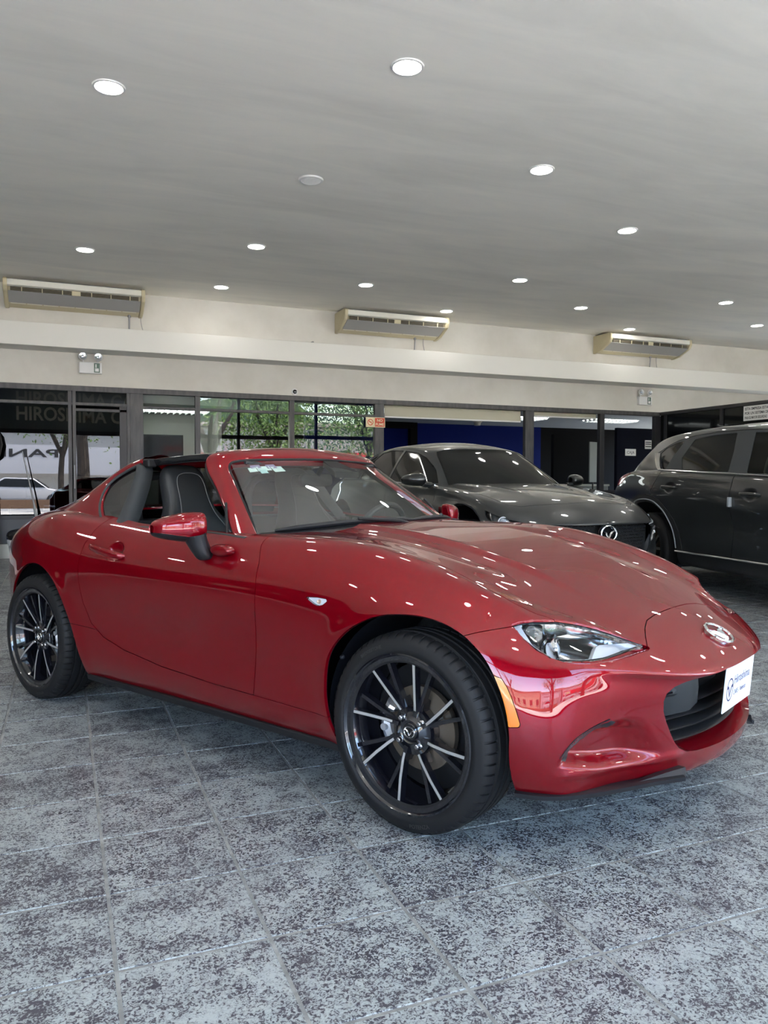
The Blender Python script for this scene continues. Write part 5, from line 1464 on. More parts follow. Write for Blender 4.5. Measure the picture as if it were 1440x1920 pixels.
tb = MB(); text_on(tb, 'PANDO', .60, (1.0, .07, 2.45), np.array([-1, 0, 0.]), np.array([0, 0, 1.]), width=4.6, bold=True); part(tb, 'lettering', 'ink', t, fix=False)
for x in (-4.2, 4.3): part(MB().tube([(x, 0, -.14), (x, 0, 3.1)], .05, 8), 'post', 'steel_grey', t)
t = empty('red_sign_band', (10.5, -23.7, 0), 0, 'long red shop band with yellow letters across the street', 'sign')
part(MB().bbox(-5.2, 8.0, -.1, .1, 1.3, 2.9), 'board', 'street_red', t); part(MB().bbox(-5.0, -2.2, .1, .13, 1.4, 2.6), 'white_field', 'render_white', t)
tb = MB(); text_on(tb, 'VID', .95, (-2.6, .15, 1.6), np.array([-1, 0, 0.]), np.array([0, 0, 1.]), bold=True); part(tb, 'lettering', 'street_yellow', t, fix=False)
box_obj('low_wall', 'low_wall', -12, 2.2, -16.4, -16.0, -.14, .28); tag(bpy.data.objects['low_wall'], 'low brown kerb wall between pavement and street', 'wall')
o = MB(); 
G = [[(-70+140*i/14, -90-6*math.sin(i), h*(9+3*math.sin(i*.9)+2*math.sin(i*2.1))) for h in (0, .6, 1.0)] for i in range(15)]
o.grid(G); o.grid([[(g[2][0], g[2][1]-20*k, g[2][2]*(1-.9*k)) for k in (0, 1)] for g in G]); ho = o.obj('hill', MT['hill_green'], smooth=True); tag(ho, 'green hill far behind the street', 'hill')
def tree(x, y, h, r, lab, fork=True, crown=(0, 0, 1), n=700, seed=1):
    rn = random.Random(seed); t = empty('street_tree', (x, y, -.05), rn.uniform(0, 6), lab, 'tree', 'street trees')
    mb = MB(); mb.tube(spline([(0, 0, 0), (.05, .02, h*.25), (-.04, .03, h*.5)], 4), [r*(1-.03*i) for i in range(9)], 10)
    tips = []
    for q in range(5 if fork else 3):
        a = 2*PI*q/(5 if fork else 3)+rn.uniform(-.3, .3); L = rn.uniform(.5, .8)*h*.5
        tip = (L*.6*math.cos(a), L*.6*math.sin(a), h*.5+L*.9); tips.append(tip)
        mb.tube(spline([(-.04, .03, h*.42), (tip[0]*.45, tip[1]*.45, h*.5+L*.35), tip], 4), [r*.62, r*.6, r*.58, r*.54, r*.5, r*.45, r*.38, r*.3, r*.2], 8)
    part(mb, 'trunk', 'bark', t, smooth=True)
    V = []; F = []
    R = h*.34*crown[2]
    for k in range(n):
        tp = tips[k % len(tips)]; 
        c = np.array(tp)+np.array([rn.gauss(0, R*.55)+crown[0], rn.gauss(0, R*.55)+crown[1], rn.gauss(-R*.35, R*.62)])
        d = np.array([rn.gauss(0, 1) for _ in range(3)]); d /= np.linalg.norm(d); e = np.cross(d, [rn.gauss(0, 1) for _ in range(3)]); e /= np.linalg.norm(e); s = rn.uniform(.05, .10)
        b = len(V); V += [tuple(c-d*s), tuple(c+e*s*.45), tuple(c+d*s), tuple(c-e*s*.45)]; F.append((b, b+1, b+2, b+3))
    o = pydata('foliage', V, F, MT['leaves'], t, False); o['kind'] = 'stuff'
tree(.62, -9.5, 6.5, .26, 'thick dark street tree directly before the shop front', n=2600, seed=2, crown=(.9, 0, .55), fork=False)
tree(-.10, -12.6, 5.2, .13, 'slender street tree left of the thick one', n=2200, seed=5, crown=(.1, 0, .42))
tree(5.1, -7.6, 5.0, .20, 'forked street tree with bare dark limbs', n=260, seed=9, crown=(0, 0, .8))
tree(8.2, -9.8, 5.6, .16, 'leafy street tree right of the forked one', n=8000, seed=11)
tree(13.2, -11.5, 6.0, .17, 'leafy street tree farthest right', n=8000, seed=14)
tree(-8.5, -11.0, 6.0, .2, 'leafy street tree far left outside the photo', n=900, seed=21)
tree(17.5, -11.0, 6.0, .2, 'leafy street tree far right outside the photo', n=900, seed=23)
def street_car(x, y, rz, m, lab):
    t = empty('street_car', (x, y, -.14), rz, lab, 'car', 'cars parked in the street')
    prof = [(-2.1, .55), (-2.12, .35), (2.1, .33), (2.16, .55), (2.05, .75), (1.1, .92), (.45, 1.42), (-.9, 1.46), (-1.65, 1.0), (-2.08, .92)]
    part(MB().prism(prof, 1.66, lambda a, b, h: (a, h-.83, b)), 'body', m, t, bevel=.08, seg=3, sharp=40)
    part(MB().prism([(1.0, .95), (.42, 1.37), (-.85, 1.41), (-1.5, 1.0)], 1.70, lambda a, b, h: (a, h-.85, b)), 'side_windows', 'glass_far', t, bevel=.02)
    part(MB().prism([(1.12, .94), (.50, 1.40), (.46, 1.38), (1.05, .92)], 1.36, lambda a, b, h: (a+.02, h-.68, b+.01)), 'windscreen', 'glass_far', t)
    for x_ in (-1.35, 1.35):
        for s in (-1, 1):
            w = part(MB().lathe([(0, -.1), (.30, -.1), (.32, -.07), (.32, .07), (.30, .1), (0, .1)], 24, 'y', (x_, s*.78, .32)), 'wheel', 'tyre_far', t, sharp=40)
            part(MB().lathe([(0, -.11), (.18, -.11), (.2, -.1)], 16, 'y', (x_, s*.78, .32)), 'hub_cap', 'steel_grey', w); part(MB().lathe([(0, .11), (.18, .11), (.2, .1)], 16, 'y', (x_, s*.78, .32)), 'hub_cap', 'steel_grey', w)
street_car(-1.8, -21.0, .05, 'car_white', 'white hatchback parked in the street before the white banner')
street_car(6.5, -19.5, .03, 'car_white', 'white hatchback parked in the street before the red sign band')
street_car(12.0, -19.0, PI, 'car_white', 'white hatchback parked in the street farther right')
# ---------------------------------------------------------------- grey cars behind
def box_cage(p):
    """box-like shell: side rows, top grid, front and rear faces. Everything given for the +y half"""
    S0, S1 = np.array(p['S0'], float), np.array(p.get('S1', p['S0']), float); nx = len(S0)
    f = p['f']; nr = len(f)-1; zb = np.array(p['zb'], float); cz = np.array(p['cz'], float); cy = np.array(p['cy'], float); Y = p['Y']
    k = len(p['FX'][0]); fr = p['fr']               # fractions of the crest width for top rows 1..k
    P = {}; V = []
    def put(key, q): P[key] = len(V); V.append(q)
    for i in range(nx):
        if p.get('under', True): put(('s', i, -1), (S0[i], Y[0][i]-.10, zb[i]-.03))
        for r in range(nr): put(('s', i, r), (S0[i]+(S1[i]-S0[i])*f[r], Y[r][i], zb[i]+f[r]*(cz[i]-zb[i])))
        put(('s', i, nr), (S1[i], cy[i], cz[i]))
    for i in range(nx):
        for j in range(1, k+1):
            a = fr[j-1]; w = 1-a*a
            x = S1[i]+(p['ctr'][i]-S1[i])*w; z = p['z0'][i]+(cz[i]-p['z0'][i])*a*a
            if i == nx-1: x, z = p['FX'][nr][j-1], p['FZ'][j-1]
            if i == 0: x, z = p['RX'][nr][j-1], p['RZ'][j-1]
            put(('t', i, j), (x, cy[i]*a if i not in (0, nx-1) else cy[i]*a, z))
    r0 = -1 if p.get('under', True) else 0
    for j in range(1, k+1):
        for r in range(r0, nr):
            q = max(r, 0); a = fr[j-1]
            x = p['FX'][q][j-1]; z = zb[-1]+f[q]*(p['FZ'][j-1]-zb[-1]); y = Y[q][-1]*a
            xr = p['RX'][q][j-1]; zr = zb[0]+f[q]*(p['RZ'][j-1]-zb[0]); yr = Y[q][0]*a
            if r < 0: x -= .10; z -= .03; xr += .10; zr -= .03
            put(('f', j, r), (x, y, z)); put(('r', j, r), (xr, yr, zr))
    S = lambda i, r: P[('s', i, r)]
    T = lambda i, j: P[('s', i, nr)] if j == 0 else P[('t', i, j)]
    Fv = lambda j, r: S(nx-1, r) if j == 0 else (T(nx-1, j) if r == nr else P[('f', j, r)])
    Rv = lambda j, r: S(0, r) if j == 0 else (T(0, j) if r == nr else P[('r', j, r)])
    F = []
    for i in range(nx-1):
        for r in range(r0, nr): F.append((S(i, r), S(i, r+1), S(i+1, r+1), S(i+1, r)))
        for j in range(k): F.append((T(i, j), T(i, j+1), T(i+1, j+1), T(i+1, j)))
    for j in range(k):
        for r in range(r0, nr):
            F.append((Fv(j, r), Fv(j, r+1), Fv(j+1, r+1), Fv(j+1, r))); F.append((Rv(j+1, r), Rv(j+1, r+1), Rv(j, r+1), Rv(j, r)))
    V = np.array(V); F = np.array(F); n = len(V); mir = np.arange(n); V2 = []
    for q in range(n):
        if abs(V[q, 1]) < 1e-9: continue
        mir[q] = n+len(V2); V2.append(V[q]*[1, -1, 1])
    return np.concatenate([V, np.array(V2)]), np.concatenate([F, mir[F][:, ::-1]])
def half_surf(cage, levels, disp=None):
    V, F = fit_cage(*cage, levels)
    keep = V[F][:, :, 1].mean(1) > 0; F = F[keep]; u = np.unique(F); mp = np.zeros(len(V), int); mp[u] = np.arange(len(u)); V = V[u]; F = mp[F]
    V[np.abs(V[:, 1]) < 1e-7, 1] = 0
    N = vnormals(V, F)
    if disp is not None: V = V+N*disp(V, N)[:, None]; N = vnormals(V, F)
    c = V[:, 1] == 0; N[c, 1] = 0; N /= np.linalg.norm(N, axis=1)[:, None]
    return Surf(V, [tuple(q) for q in F], N)
def join_halves(s):
    m = mirror_y(s); n = len(s.V); V = np.concatenate([s.V, m.V]); N = np.concatenate([s.N, m.N]); idx = np.arange(n)
    mp = np.where(np.abs(s.V[:, 1]) < 1e-6, idx, idx+n)
    return Surf(V, list(s.F)+[tuple(int(mp[i]) for i in f) for f in m.F], N)
def sel(cond, val, other=-9.): return np.where(cond, val, other)
def simple_wheel(par, loc, side, R=.33, w=.21, rim='wheel_black'):
    t = bpy.data.objects.new('wheel', None); COL.objects.link(t); t.parent = par; t.location = loc; s = side
    def fin(mb, name, m, **k): mb.v = [(x, -s*y if s > 0 else y, z) if False else (x, y*(-s), z) for x, y, z in mb.v]; return mb.obj(name, MT[m], t, **k)
    h = w/2
    fin(MB().lathe([(R*.66, -h*.9), (R*.72, -h*1.02), (R*.86, -h*1.05), (R*.95, -h*.94), (R*.985, -h*.80), (R, -h*.70), (R*.985, -h*.68), (R*.985, -h*.62), (R, -h*.60), (R, -.02), (R*.98, -.018), (R*.98, .018), (R, .02), (R, h*.7), (R*.95, h*.94), (R*.7, h), (R*.66, h*.9)], 64), 'tyre', 'rubber', sharp=40)
    fin(MB().lathe([(R*.66, -h*.90), (R*.70, -h*.98), (R*.68, -h*.86), (R*.64, -h*.5), (R*.62, h*.8)], 48), 'rim', rim, sharp=50)
    for q in range(10):
        a = 2*PI*q/10; c, s_ = math.cos(a), math.sin(a); tn = (-s_, c)
        mb = MB(); V = []
        for r, ww, y in ((.05, .018, -h*.70), (R*.66, .012, -h*.86)):
            for dw, dy in ((-1, 0), (1, 0), (1.2, .02), (-1.2, .02)): V.append((r*c+tn[0]*ww*dw, y+dy, r*s_+tn[1]*ww*dw))
        mb.add(V, [(0, 1, 5, 4), (1, 2, 6, 5), (2, 3, 7, 6), (3, 0, 4, 7), (0, 3, 2, 1), (4, 5, 6, 7)]); fin(mb, 'spoke', rim)
    fin(MB().lathe([(0, -h*.72), (.06, -h*.70), (.07, -h*.5), (0, -h*.4)], 24), 'hub', rim, sharp=40)
    fin(MB().lathe([(0, -.01), (R*.5, -.01), (R*.5, .01), (0, .01)], 32), 'brake_disc', 'brake_steel', sharp=40)
    return t
# paint
mat('graphite', (.030, .034, .036), .35, .5, 1, .015); mat('jet', (.010, .012, .013), .35, .4, 1, .015)
mat('tint', (.010, .011, .011), .05, 0, 0, spec=.28); mat('cladding', (.012, .013, .014), .5); mat('chrome_trim', (.75, .76, .78), .16, 1); mat('tail_red', (.38, .010, .012), .12, 0, 1); mat('protector', (.30, .33, .36), .4); mat('blue_tape', (.02, .04, .30), .5)
mat('seat_beige', (.05, .05, .045), .6); mat('plastic_wrap', (.5, .5, .5), .12)
thin_glass('glass_mid', (.30, .32, .30), 1.0)

def hatchback():
    t = empty('hatchback_car', (4.319, 4.947, 0), -1.529, 'dark grey hatchback with tinted glass parked behind the red roadster', 'car'); t.scale = (1.085,)*3
    st = [-3.45, -3.25, -2.95, -2.6, -2.2, -1.8, -1.4, -1.0, -.65, -.35, -.05, .22, .46, .68]
    I = lambda xs, ys: [float(v) for v in interp(st, xs, ys)]
    KX = [-3.45, -3.0, -2.4, -1.4, -.5, 0, .4, .68]
    cz = I([-3.45, -3.0, -2.4, -1.6, -.9, -.5, -.3, 0, .25, .46, .68], [.93, 1.02, 1.03, 1.00, .972, .955, .940, .900, .855, .79, .672])
    cy = I(KX, [.70, .77, .80, .815, .80, .80, .785, .735])
    rows = [[.72, .80, .84, .84, .85, .85, .84, .76], [.76, .84, .875, .87, .88, .885, .87, .78], [.78, .86, .893, .868, .885, .897, .885, .79], [.785, .865, .897, .872, .887, .897, .888, .79], [.78, .855, .89, .880, .885, .890, .88, .78], [.76, .83, .865, .872, .868, .868, .855, .765], [.73, .80, .83, .845, .83, .83, .82, .75]]
    fr = [.82, .56, .28, 0]; f = [0, .13, .30, .47, .62, .77, .90, 1]
    nose = [.80, .895, .945, .965]
    FX = [[n-d for n in nose] for d in (.07, .03, .02, .02, .02, .01, 0, .005)]
    p = dict(S0=st, f=f, zb=I([-3.45, -.3, .68], [.26, .2, .22]), cz=cz, cy=cy, Y=[I(KX, r) for r in rows], fr=fr, FX=FX, FZ=[.668, .674, .678, .680],
             RX=[[-3.55, -3.6, -3.62, -3.63]]*7+[[-3.50, -3.53, -3.54, -3.55]], RZ=[.95, .96, .97, .97],
             z0=I([-3.45, -2, -.4, 0, .3, .625, .8, .9], [.98, 1.03, .985, .930, .860, .748, .715, .69]), ctr=I([-3.45, -1.0, -.35, -.05, .22, .46, .68], [-3.5, -1.0, -.30, .08, .42, .72, .965]))
    AF = [(-.37, .1), (-.37, .36), (-.34, .52), (-.27, .66), (-.16, .755), (-.02, .795), (.10, .795), (.24, .765), (.36, .70), (.44, .62), (.48, .52), (.50, .36), (.49, .1)]
    AR = [(a-2.78, b) for a, b in AF]
    def disp(V, N):
        x, y, z = V.T; ay = abs(y); d = np.zeros(len(V))
        # hood creases, sunken waist
        m = (z > .65) & (x > -.6)
        d += m*.012*np.exp(-((ay-(.50-.22*(x+.3)))/.05)**2)*smooth01((.55-x)/.5)
        d -= .02*np.exp(-((z-.62)/.15)**2)*smooth01((x+2.4)/.4)*smooth01((-.5-x)/.4)*(ay > .6)
        return d
    b = half_surf(box_cage(p), 4, disp)
    for A in (AF, AR): b = b.cut(sel(b.V[:, 1] > .45, -seg_dist(b.V[:, [0, 2]], A), 9.))
    # hole under the greenhouse
    und = b.offset(-.015); raw = b
    G = [(-.1, .02), (.58, .02), (.60, .30)]
    GR = [(-.1, .30), (-.1, .648), (.50, .652), (.62, .62), (.66, .60), (.60, .45), (.46, .27), (.30, .22), (-.1, .21)]   # grille (y,z)
    g = lambda s: sel((s.V[:, 0] > .55) & (s.N[:, 0] > .1), seg_dist(s.V[:, [1, 2]], GR), -9.)
    b = b.cut(-g(b)); und = und.cut(-g(und)-.004)
    LM = [(.40, .760), (.50, .728), (.62, .695), (.74, .668), (.86, .648), (.89, .632), (.80, .628), (.66, .632), (.54, .655), (.46, .690), (.42, .725)]   # (x,z) seen from the side
    lam = lambda s: sel((s.V[:, 1] > .42) & (s.V[:, 2] < .78), seg_dist(s.V[:, [0, 2]], LM), -9.)
    lp_ = b.cut(lam(b)-.001); b = b.cut(-lam(b)-.002); und = und.cut(-lam(und)-.004)
    HD = [(-.9, -.1), (-.9, .70), (-.5, .735), (-.2, .722), (.1, .715), (.35, .70), (.50, .66), (.58, .58), (.63, .40), (.66, .2), (.665, -.1)]
    h = lambda s: sel(s.V[:, 2] > .66, seg_dist(s.V[:, [0, 1]], HD), -9.)
    hood = b.cut(h(b)-.0018); b = b.cut(-h(b)-.0018)
    DR = [(-.42, .2), (-.44, .80), (-.50, 1.05), (-1.5, 1.05), (-1.52, .26), (-1.3, .24)]
    dd = lambda s: sel(s.V[:, 1] > .6, seg_dist(s.V[:, [0, 2]], DR), -9.)
    door = b.cut(dd(b)-.0015); b = b.cut(-dd(b)-.0015)
    hood = join_halves(hood).obj('hood', MT['graphite'], t, .012); join_halves(b).obj('body_shell', MT['graphite'], t, .012)
    for k in (0, 1):
        (mirror_y(door) if k == 0 else door).obj('door', MT['graphite'], t, .01)
        q = mirror_y(lp_) if k == 0 else lp_
        L = q.obj('headlight_lens', MT['lens'], t, .003); q.offset(-.035).obj('headlight_housing', MT['lamp_dark'], L, 0)
        sg = -1 if k == 0 else 1
        def lpt(x, z, d):
            q_ = (lp_.V[:, 0]-x)**2+(lp_.V[:, 2]-z)**2; i_ = int(np.argmin(q_)); v = lp_.V[i_]-lp_.N[i_]*d; return (v[0], sg*v[1], v[2])
        rc = lpt(.60, .672, .012)
        for nm, rr, m in (('lamp_ring', [(.034, -.006), (.036, .004), (.043, .004), (.045, -.006)], 'glow_ring'), ('projector', [(0, .006), (.018, .003), (.030, -.006)], 'glass_bulb')):
            mb = MB().lathe(rr, 24, axis='x'); M = Matrix.Translation(rc) @ Matrix.Rotation(sg*math.radians(38), 4, 'Z'); mb.v = [tuple(M @ Vector(v)) for v in mb.v]; mb.obj(nm, MT[m], L, smooth=True)
        MB().tube([lpt(.64, .668, .006), lpt(.70, .660, .006), lpt(.76, .651, .006), lpt(.84, .640, .004)], [.011, .010, .008, .004], 8).obj('light_bar', MT['lamp_white'], L, smooth=True)
    join_halves(und).obj('inner_shell', MT['black_plastic'], t, 0)
    # grille
    e = emblem_mb(.155, .125, .014, lambda a, b_, d: (.975+d, a, .580+b_)); 
    MB().lathe([(0, .0), (.098, .0), (.098, -.01)], 32, 'x', (.968, 0, .578)).obj('emblem_plate', MT['black_gloss'], t, sharp=30)
    e.obj('emblem', MT['chrome'], t, smooth=True)
    def gx(y): return float(interp([abs(y)/.735], [0, .28, .56, .82, 1], [.955, .935, .885, .785, .66])[0])
    MB().grid([[(gx(y)-.045, y, z) for z in (.21, .45, .655)] for y in np.linspace(-.64, .64, 17)]).obj('grille_backing', MT['void'], t, smooth=True)
    mb = MB()
    for r in range(15):
        z = .635-.026*r; wl = .60-.018*r
        for c in range(-19, 20):
            y = (c+(r % 2)*.5)*.034
            if abs(y) < wl and (y*y+(z-.578)**2) > .105**2:
                x = gx(y)-.028; mb.add([(x, y-.009, z+.004), (x+.010, y, z-.003), (x, y+.009, z+.004), (x, y, z-.007)], [(0, 1, 2), (0, 3, 1), (1, 3, 2)])
    o = mb.obj('grille_pattern', MT['dark_metal'], t, fix=False); o['kind'] = 'stuff'
    for s in (-1, 1):
        pts = [(.700, s*.735, .622), (.715, s*.715, .585), (.745, s*.690, .548), (.735, s*.660, .47), (.735, s*.615, .40), (.79, s*.54, .32), (.88, s*.33, .25)]
        R = [[(x-.0, y, z+.0), (x+.035, y-s*.006, z+.0), (x+.04, y-s*.03, z-.006), (x+.0, y-s*.05, z-.004)] for x, y, z in [tuple(p_) for p_ in spline(pts, 3)]]
        MB().grid(R).obj('grille_wing', MT['chrome_trim'], t, smooth=True)
        MB().add([(.66, s*.765, .625), (.765, s*.70, .618), (.80, s*.715, .600), (.70, s*.775, .590), (.66, s*.765, .60)], [(0, 1, 2, 3, 4)]).obj('wing_tip', MT['chrome_trim'], t)
    # greenhouse
    st = [-3.15, -2.8, -2.4, -2.0, -1.6, -1.25, -.95, -.62]; s1 = [-2.75, -2.55, -2.25, -1.98, -1.72, -1.52, -1.32, -1.12]
    I = lambda xs, ys: [float(v) for v in interp(st, xs, ys)]
    czg = I([-3.15, -2.4, -2.0, -1.6, -1.25, -.95, -.62], [1.235, 1.335, 1.368, 1.378, 1.370, 1.350, 1.315])
    pg = dict(S0=st, S1=s1, f=[0, .3, .65, .9, 1], under=False, zb=I([-3.15, -.6], [1.0, .945]), cz=czg, cy=I([-3.15, -2.4, -1.6, -.62], [.50, .575, .585, .545]),
              Y=[I([-3.15, -2.4, -1.6, -.62], r) for r in ([.72, .79, .81, .765], [.69, .755, .765, .70], [.62, .69, .695, .625], [.55, .625, .635, .575])], fr=[.80, .53, .27, 0],
              FX=[[-.47, -.36, -.30, -.28], [-.62, -.53, -.48, -.46], [-.82, -.76, -.72, -.71], [-.99, -.95, -.92, -.91], [-1.07, -1.02, -.99, -.98]], FZ=[1.330, 1.340, 1.345, 1.347],
              RX=[[-3.25, -3.3, -3.32, -3.33], [-3.14, -3.19, -3.2, -3.21], [-2.98, -3.02, -3.04, -3.05], [-2.86, -2.9, -2.92, -2.93], [-2.80, -2.83, -2.85, -2.86]], RZ=[1.25, 1.26, 1.27, 1.27],
              z0=[a+.055 for a in czg[:-2]]+[czg[-2]+.045, czg[-1]+.035], ctr=[-2.8, -2.56, -2.25, -1.96, -1.68, -1.45, -1.2, -.98])
    gh = half_surf(box_cage(pg), 4)
    W1 = [(-.56, .985), (-.86, 1.150), (-1.06, 1.245), (-1.25, 1.298), (-1.49, 1.328), (-1.53, 1.12), (-1.55, .995)]
    W2 = [(-1.60, .998), (-1.57, 1.12), (-1.535, 1.330), (-1.80, 1.342), (-2.05, 1.318), (-2.22, 1.22), (-2.38, 1.06), (-2.36, 1.01)]
    W3 = [(-2.43, 1.04), (-2.27, 1.20), (-2.12, 1.30), (-2.3, 1.27), (-2.55, 1.12), (-2.6, 1.05)]
    side = lambda s: (s.V[:, 1] > .45) & (np.abs(s.N[:, 1]) > .5)
    lst = []
    for W in (W1, W2, W3):
        w = lambda s: sel(side(s), seg_dist(s.V[:, [0, 2]], W), -9.)
        lst.append(gh.cut(w(gh)-.002)); gh = gh.cut(-w(gh)-.002)
    WS = [(-.1, .90), (.60, .90), (.652, .95), (.585, 1.12), (.53, 1.25), (.50, 1.300), (.42, 1.322), (.25, 1.332), (-.1, 1.336)]
    w = lambda s: sel((s.N[:, 0] > .15) & (s.V[:, 0] > -1.25), seg_dist(s.V[:, [1, 2]], WS), -9.)
    ws_ = gh.cut(w(gh)-.002); gh = gh.cut(-w(gh)-.002)
    BW = [(-.1, 1.03), (.55, 1.03), (.46, 1.22), (-.1, 1.24)]
    w = lambda s: sel((s.N[:, 0] < -.2) & (s.V[:, 0] < -2.6), seg_dist(s.V[:, [1, 2]], BW), -9.)
    bw_ = gh.cut(w(gh)); gh = gh.cut(-w(gh))
    join_halves(gh).obj('roof_and_pillars', MT['graphite'], t, .01)
    join_halves(ws_.offset(-.004)).obj('windscreen', MT['tint'], t, 0); join_halves(bw_.offset(-.004)).obj('rear_window', MT['tint'], t, 0)
    for q in lst:
        for k in (0, 1): (mirror_y(q) if k == 0 else q).offset(-.005).obj('side_window', MT['tint'], t, 0)
    for s in (-1, 1):
        MB().tube([(x, s*(y+.004), z) for x, y, z in spline([(-.56, .772, .968), (-1.0, .800, .985), (-1.6, .812, .995), (-2.3, .795, 1.005)], 4)], .008, 6).obj('belt_trim', MT['chrome_trim'], t, smooth=True)
        mr = empty_part('door_mirror', t)
        rows_ = []
        for y, xc, zc, dx, dz in ((.86, -.62, 1.02, .03, .03), (.875, -.625, 1.02, .07, .055), (.93, -.64, 1.02, .085, .062), (.99, -.66, 1.018, .080, .055), (1.04, -.685, 1.015, .055, .040), (1.06, -.70, 1.012, .02, .015)):
            rows_.append([(xc+dx*math.cos(2*PI*q/14), s*y, zc+dz*math.sin(2*PI*q/14)) for q in range(14)])
        V, Q = cage_obj(rows_, None, None, None, 2, closed_v=True); pydata('mirror_shell', V, Q, MT['jet'], mr)
        MB().tube([(-.60, s*.79, .965), (-.61, s*.86, .975), (-.63, s*.90, .99)], .028, 8).obj('mirror_stalk', MT['jet'], mr, smooth=True)
        for x in (0.06, -2.72): simple_wheel(t, (x, s*.775, .335), s, .335)
        for xc in (.06, -2.72): MB().grid([[(xc+.47*math.cos(a), s*y, .36+.45*math.sin(a)) for y in (.86, .45)] for a in np.linspace(-.3, 3.45, 20)]).obj('wheel_liner', MT['liner'], t, smooth=True)
    MB().bbox(-3.3, .75, -.55, .55, .18, .30).obj('floor_pan', MT['black_plastic'], t)
    for u0, u1 in ((-.60, -.02), (0, .55)):
        MB().tube([(-.30-.25*(u/.7)**2+.02, u, .962) for u in np.linspace(u0, u1, 7)], .008, 6).obj('wiper', MT['black_satin'], t, smooth=True)
mat('glow_ring', (.8, .82, .86), .3, 0)

def suv():
    t = empty('utility_car', (6.109, 2.064, 0), -1.793, 'dark grey sport utility car seen from its side at the right edge', 'car'); t.scale = (1.046,)*3
    st = [-3.70, -3.45, -3.15, -2.8, -2.45, -2.1, -1.7, -1.3, -.9, -.5, -.15, .2, .45, .65]
    I = lambda xs, ys: [float(v) for v in interp(st, xs, ys)]
    KX = [-3.70, -3.2, -2.7, -1.5, -.6, 0, .4, .65]
    cz = I([-3.70, -3.3, -2.6, -2.1, -1.3, -.85, -.4, 0, .4, .65], [1.10, 1.165, 1.165, 1.145, 1.108, 1.085, 1.06, 1.02, .95, .84])
    cy = I(KX, [.70, .80, .835, .855, .845, .82, .79, .72])
    rows = [[.76, .84, .88, .88, .88, .88, .86, .78], [.80, .875, .905, .905, .905, .91, .89, .80], [.815, .885, .918, .895, .91, .92, .90, .81], [.815, .885, .92, .898, .912, .92, .90, .81], [.81, .88, .918, .912, .915, .918, .895, .80], [.79, .87, .908, .912, .91, .905, .88, .78], [.75, .84, .88, .892, .885, .87, .84, .75]]
    f = [0, .13, .30, .47, .62, .77, .90, 1]; fr = [.82, .56, .28, 0]
    nose = [.76, .86, .90, .91]
    p = dict(S0=[st[0]-.06]+st[1:], f=f, zb=I([-3.7, -3.2, -.3, .65], [.36, .26, .26, .26]), cz=cz, cy=cy, Y=[I(KX, r) for r in rows], fr=fr,
             FX=[[n-d for n in nose] for d in (.06, .03, .02, .0, .0, .0, .01, .03)], FZ=[.85, .87, .88, .88], RX=[[-3.80, -3.86, -3.89, -3.90]]*7+[[-3.78, -3.82, -3.84, -3.85]], RZ=[1.12, 1.13, 1.14, 1.14],
             z0=I([-3.7, -2, -.5, 0, .4, .65], [1.15, 1.18, 1.13, 1.06, .97, .90]), ctr=I([-3.7, -3.0, -1.0, 0, .65], [-3.79, -3.02, -1.0, .06, .87]))
    AR = [(-3.30, .1), (-3.29, .36), (-3.25, .52), (-3.17, .66), (-3.06, .765), (-2.94, .82), (-2.80, .838), (-2.68, .833), (-2.576, .812), (-2.46, .765), (-2.377, .715), (-2.29, .64), (-2.226, .57), (-2.18, .48), (-2.155, .38), (-2.15, .1)]
    AF = [(a+2.75, b) for a, b in AR]
    CR = [(-3.42, .1), (-3.40, .42), (-3.34, .62), (-3.22, .78), (-3.07, .875), (-2.92, .912), (-2.78, .915), (-2.62, .895), (-2.46, .835), (-2.33, .755), (-2.22, .67), (-2.14, .56), (-2.09, .45), (-2.07, .38), (-2.07, .1)]
    CF = [(a+2.75, b) for a, b in CR]
    b = half_surf(box_cage(p), 4, lambda V, N: (-.022*np.exp(-((V[:, 2]-.66)/.14)**2)*smooth01((V[:, 0]+2.3)/.5)*smooth01((-.3-V[:, 0])/.4)*(V[:, 1] > .6))-.02*np.clip(1-((V[:, 0]+2.33)/.085)**2-((V[:, 2]-.985)/.055)**2, 0, 1)**.7*(V[:, 1] > .6)-.02*np.clip(1-((V[:, 0]+1.04)/.085)**2-((V[:, 2]-.93)/.055)**2, 0, 1)**.7*(V[:, 1] > .6))
    xz = lambda s: s.V[:, [0, 2]]; sd_ = lambda s: s.V[:, 1] > .5
    for A in (AF, AR): b = b.cut(sel(sd_(b), -seg_dist(xz(b), A), 9.))
    und = b.offset(-.016)
    lower = lambda s: np.maximum(.375-s.V[:, 2], np.maximum(sel(sd_(s), seg_dist(xz(s), CR)), sel(sd_(s), seg_dist(xz(s), CF))))
    clad = b.cut(lower(b)); b = b.cut(-lower(b)-.001)
    LMP = [(-3.36, 1.140), (-3.5, 1.142), (-3.9, 1.145), (-3.9, 1.02), (-3.66, 1.005), (-3.58, 1.03), (-3.50, 1.085)]
    l_ = lambda s: sel((s.V[:, 1] > .45) & (s.V[:, 0] < -3.2), seg_dist(xz(s), LMP))
    tl = b.cut(l_(b)); b = b.cut(-l_(b)-.001)
    panels = []
    D1 = [(-1.298, 1.2), (-1.32, 1.0), (-1.33, .9), (-1.305, .65), (-1.282, .30), (-.30, .30), (-.24, .80), (-.30, 1.2)]
    D2 = [(-1.302, 1.2), (-1.324, 1.0), (-1.334, .9), (-1.309, .65), (-1.286, .30), (-2.05, .30), (-2.10, .42), (-2.2, .62), (-2.35, .75), (-2.5, .86), (-2.68, .90), (-2.70, .95), (-2.60, 1.10), (-2.53, 1.2)]
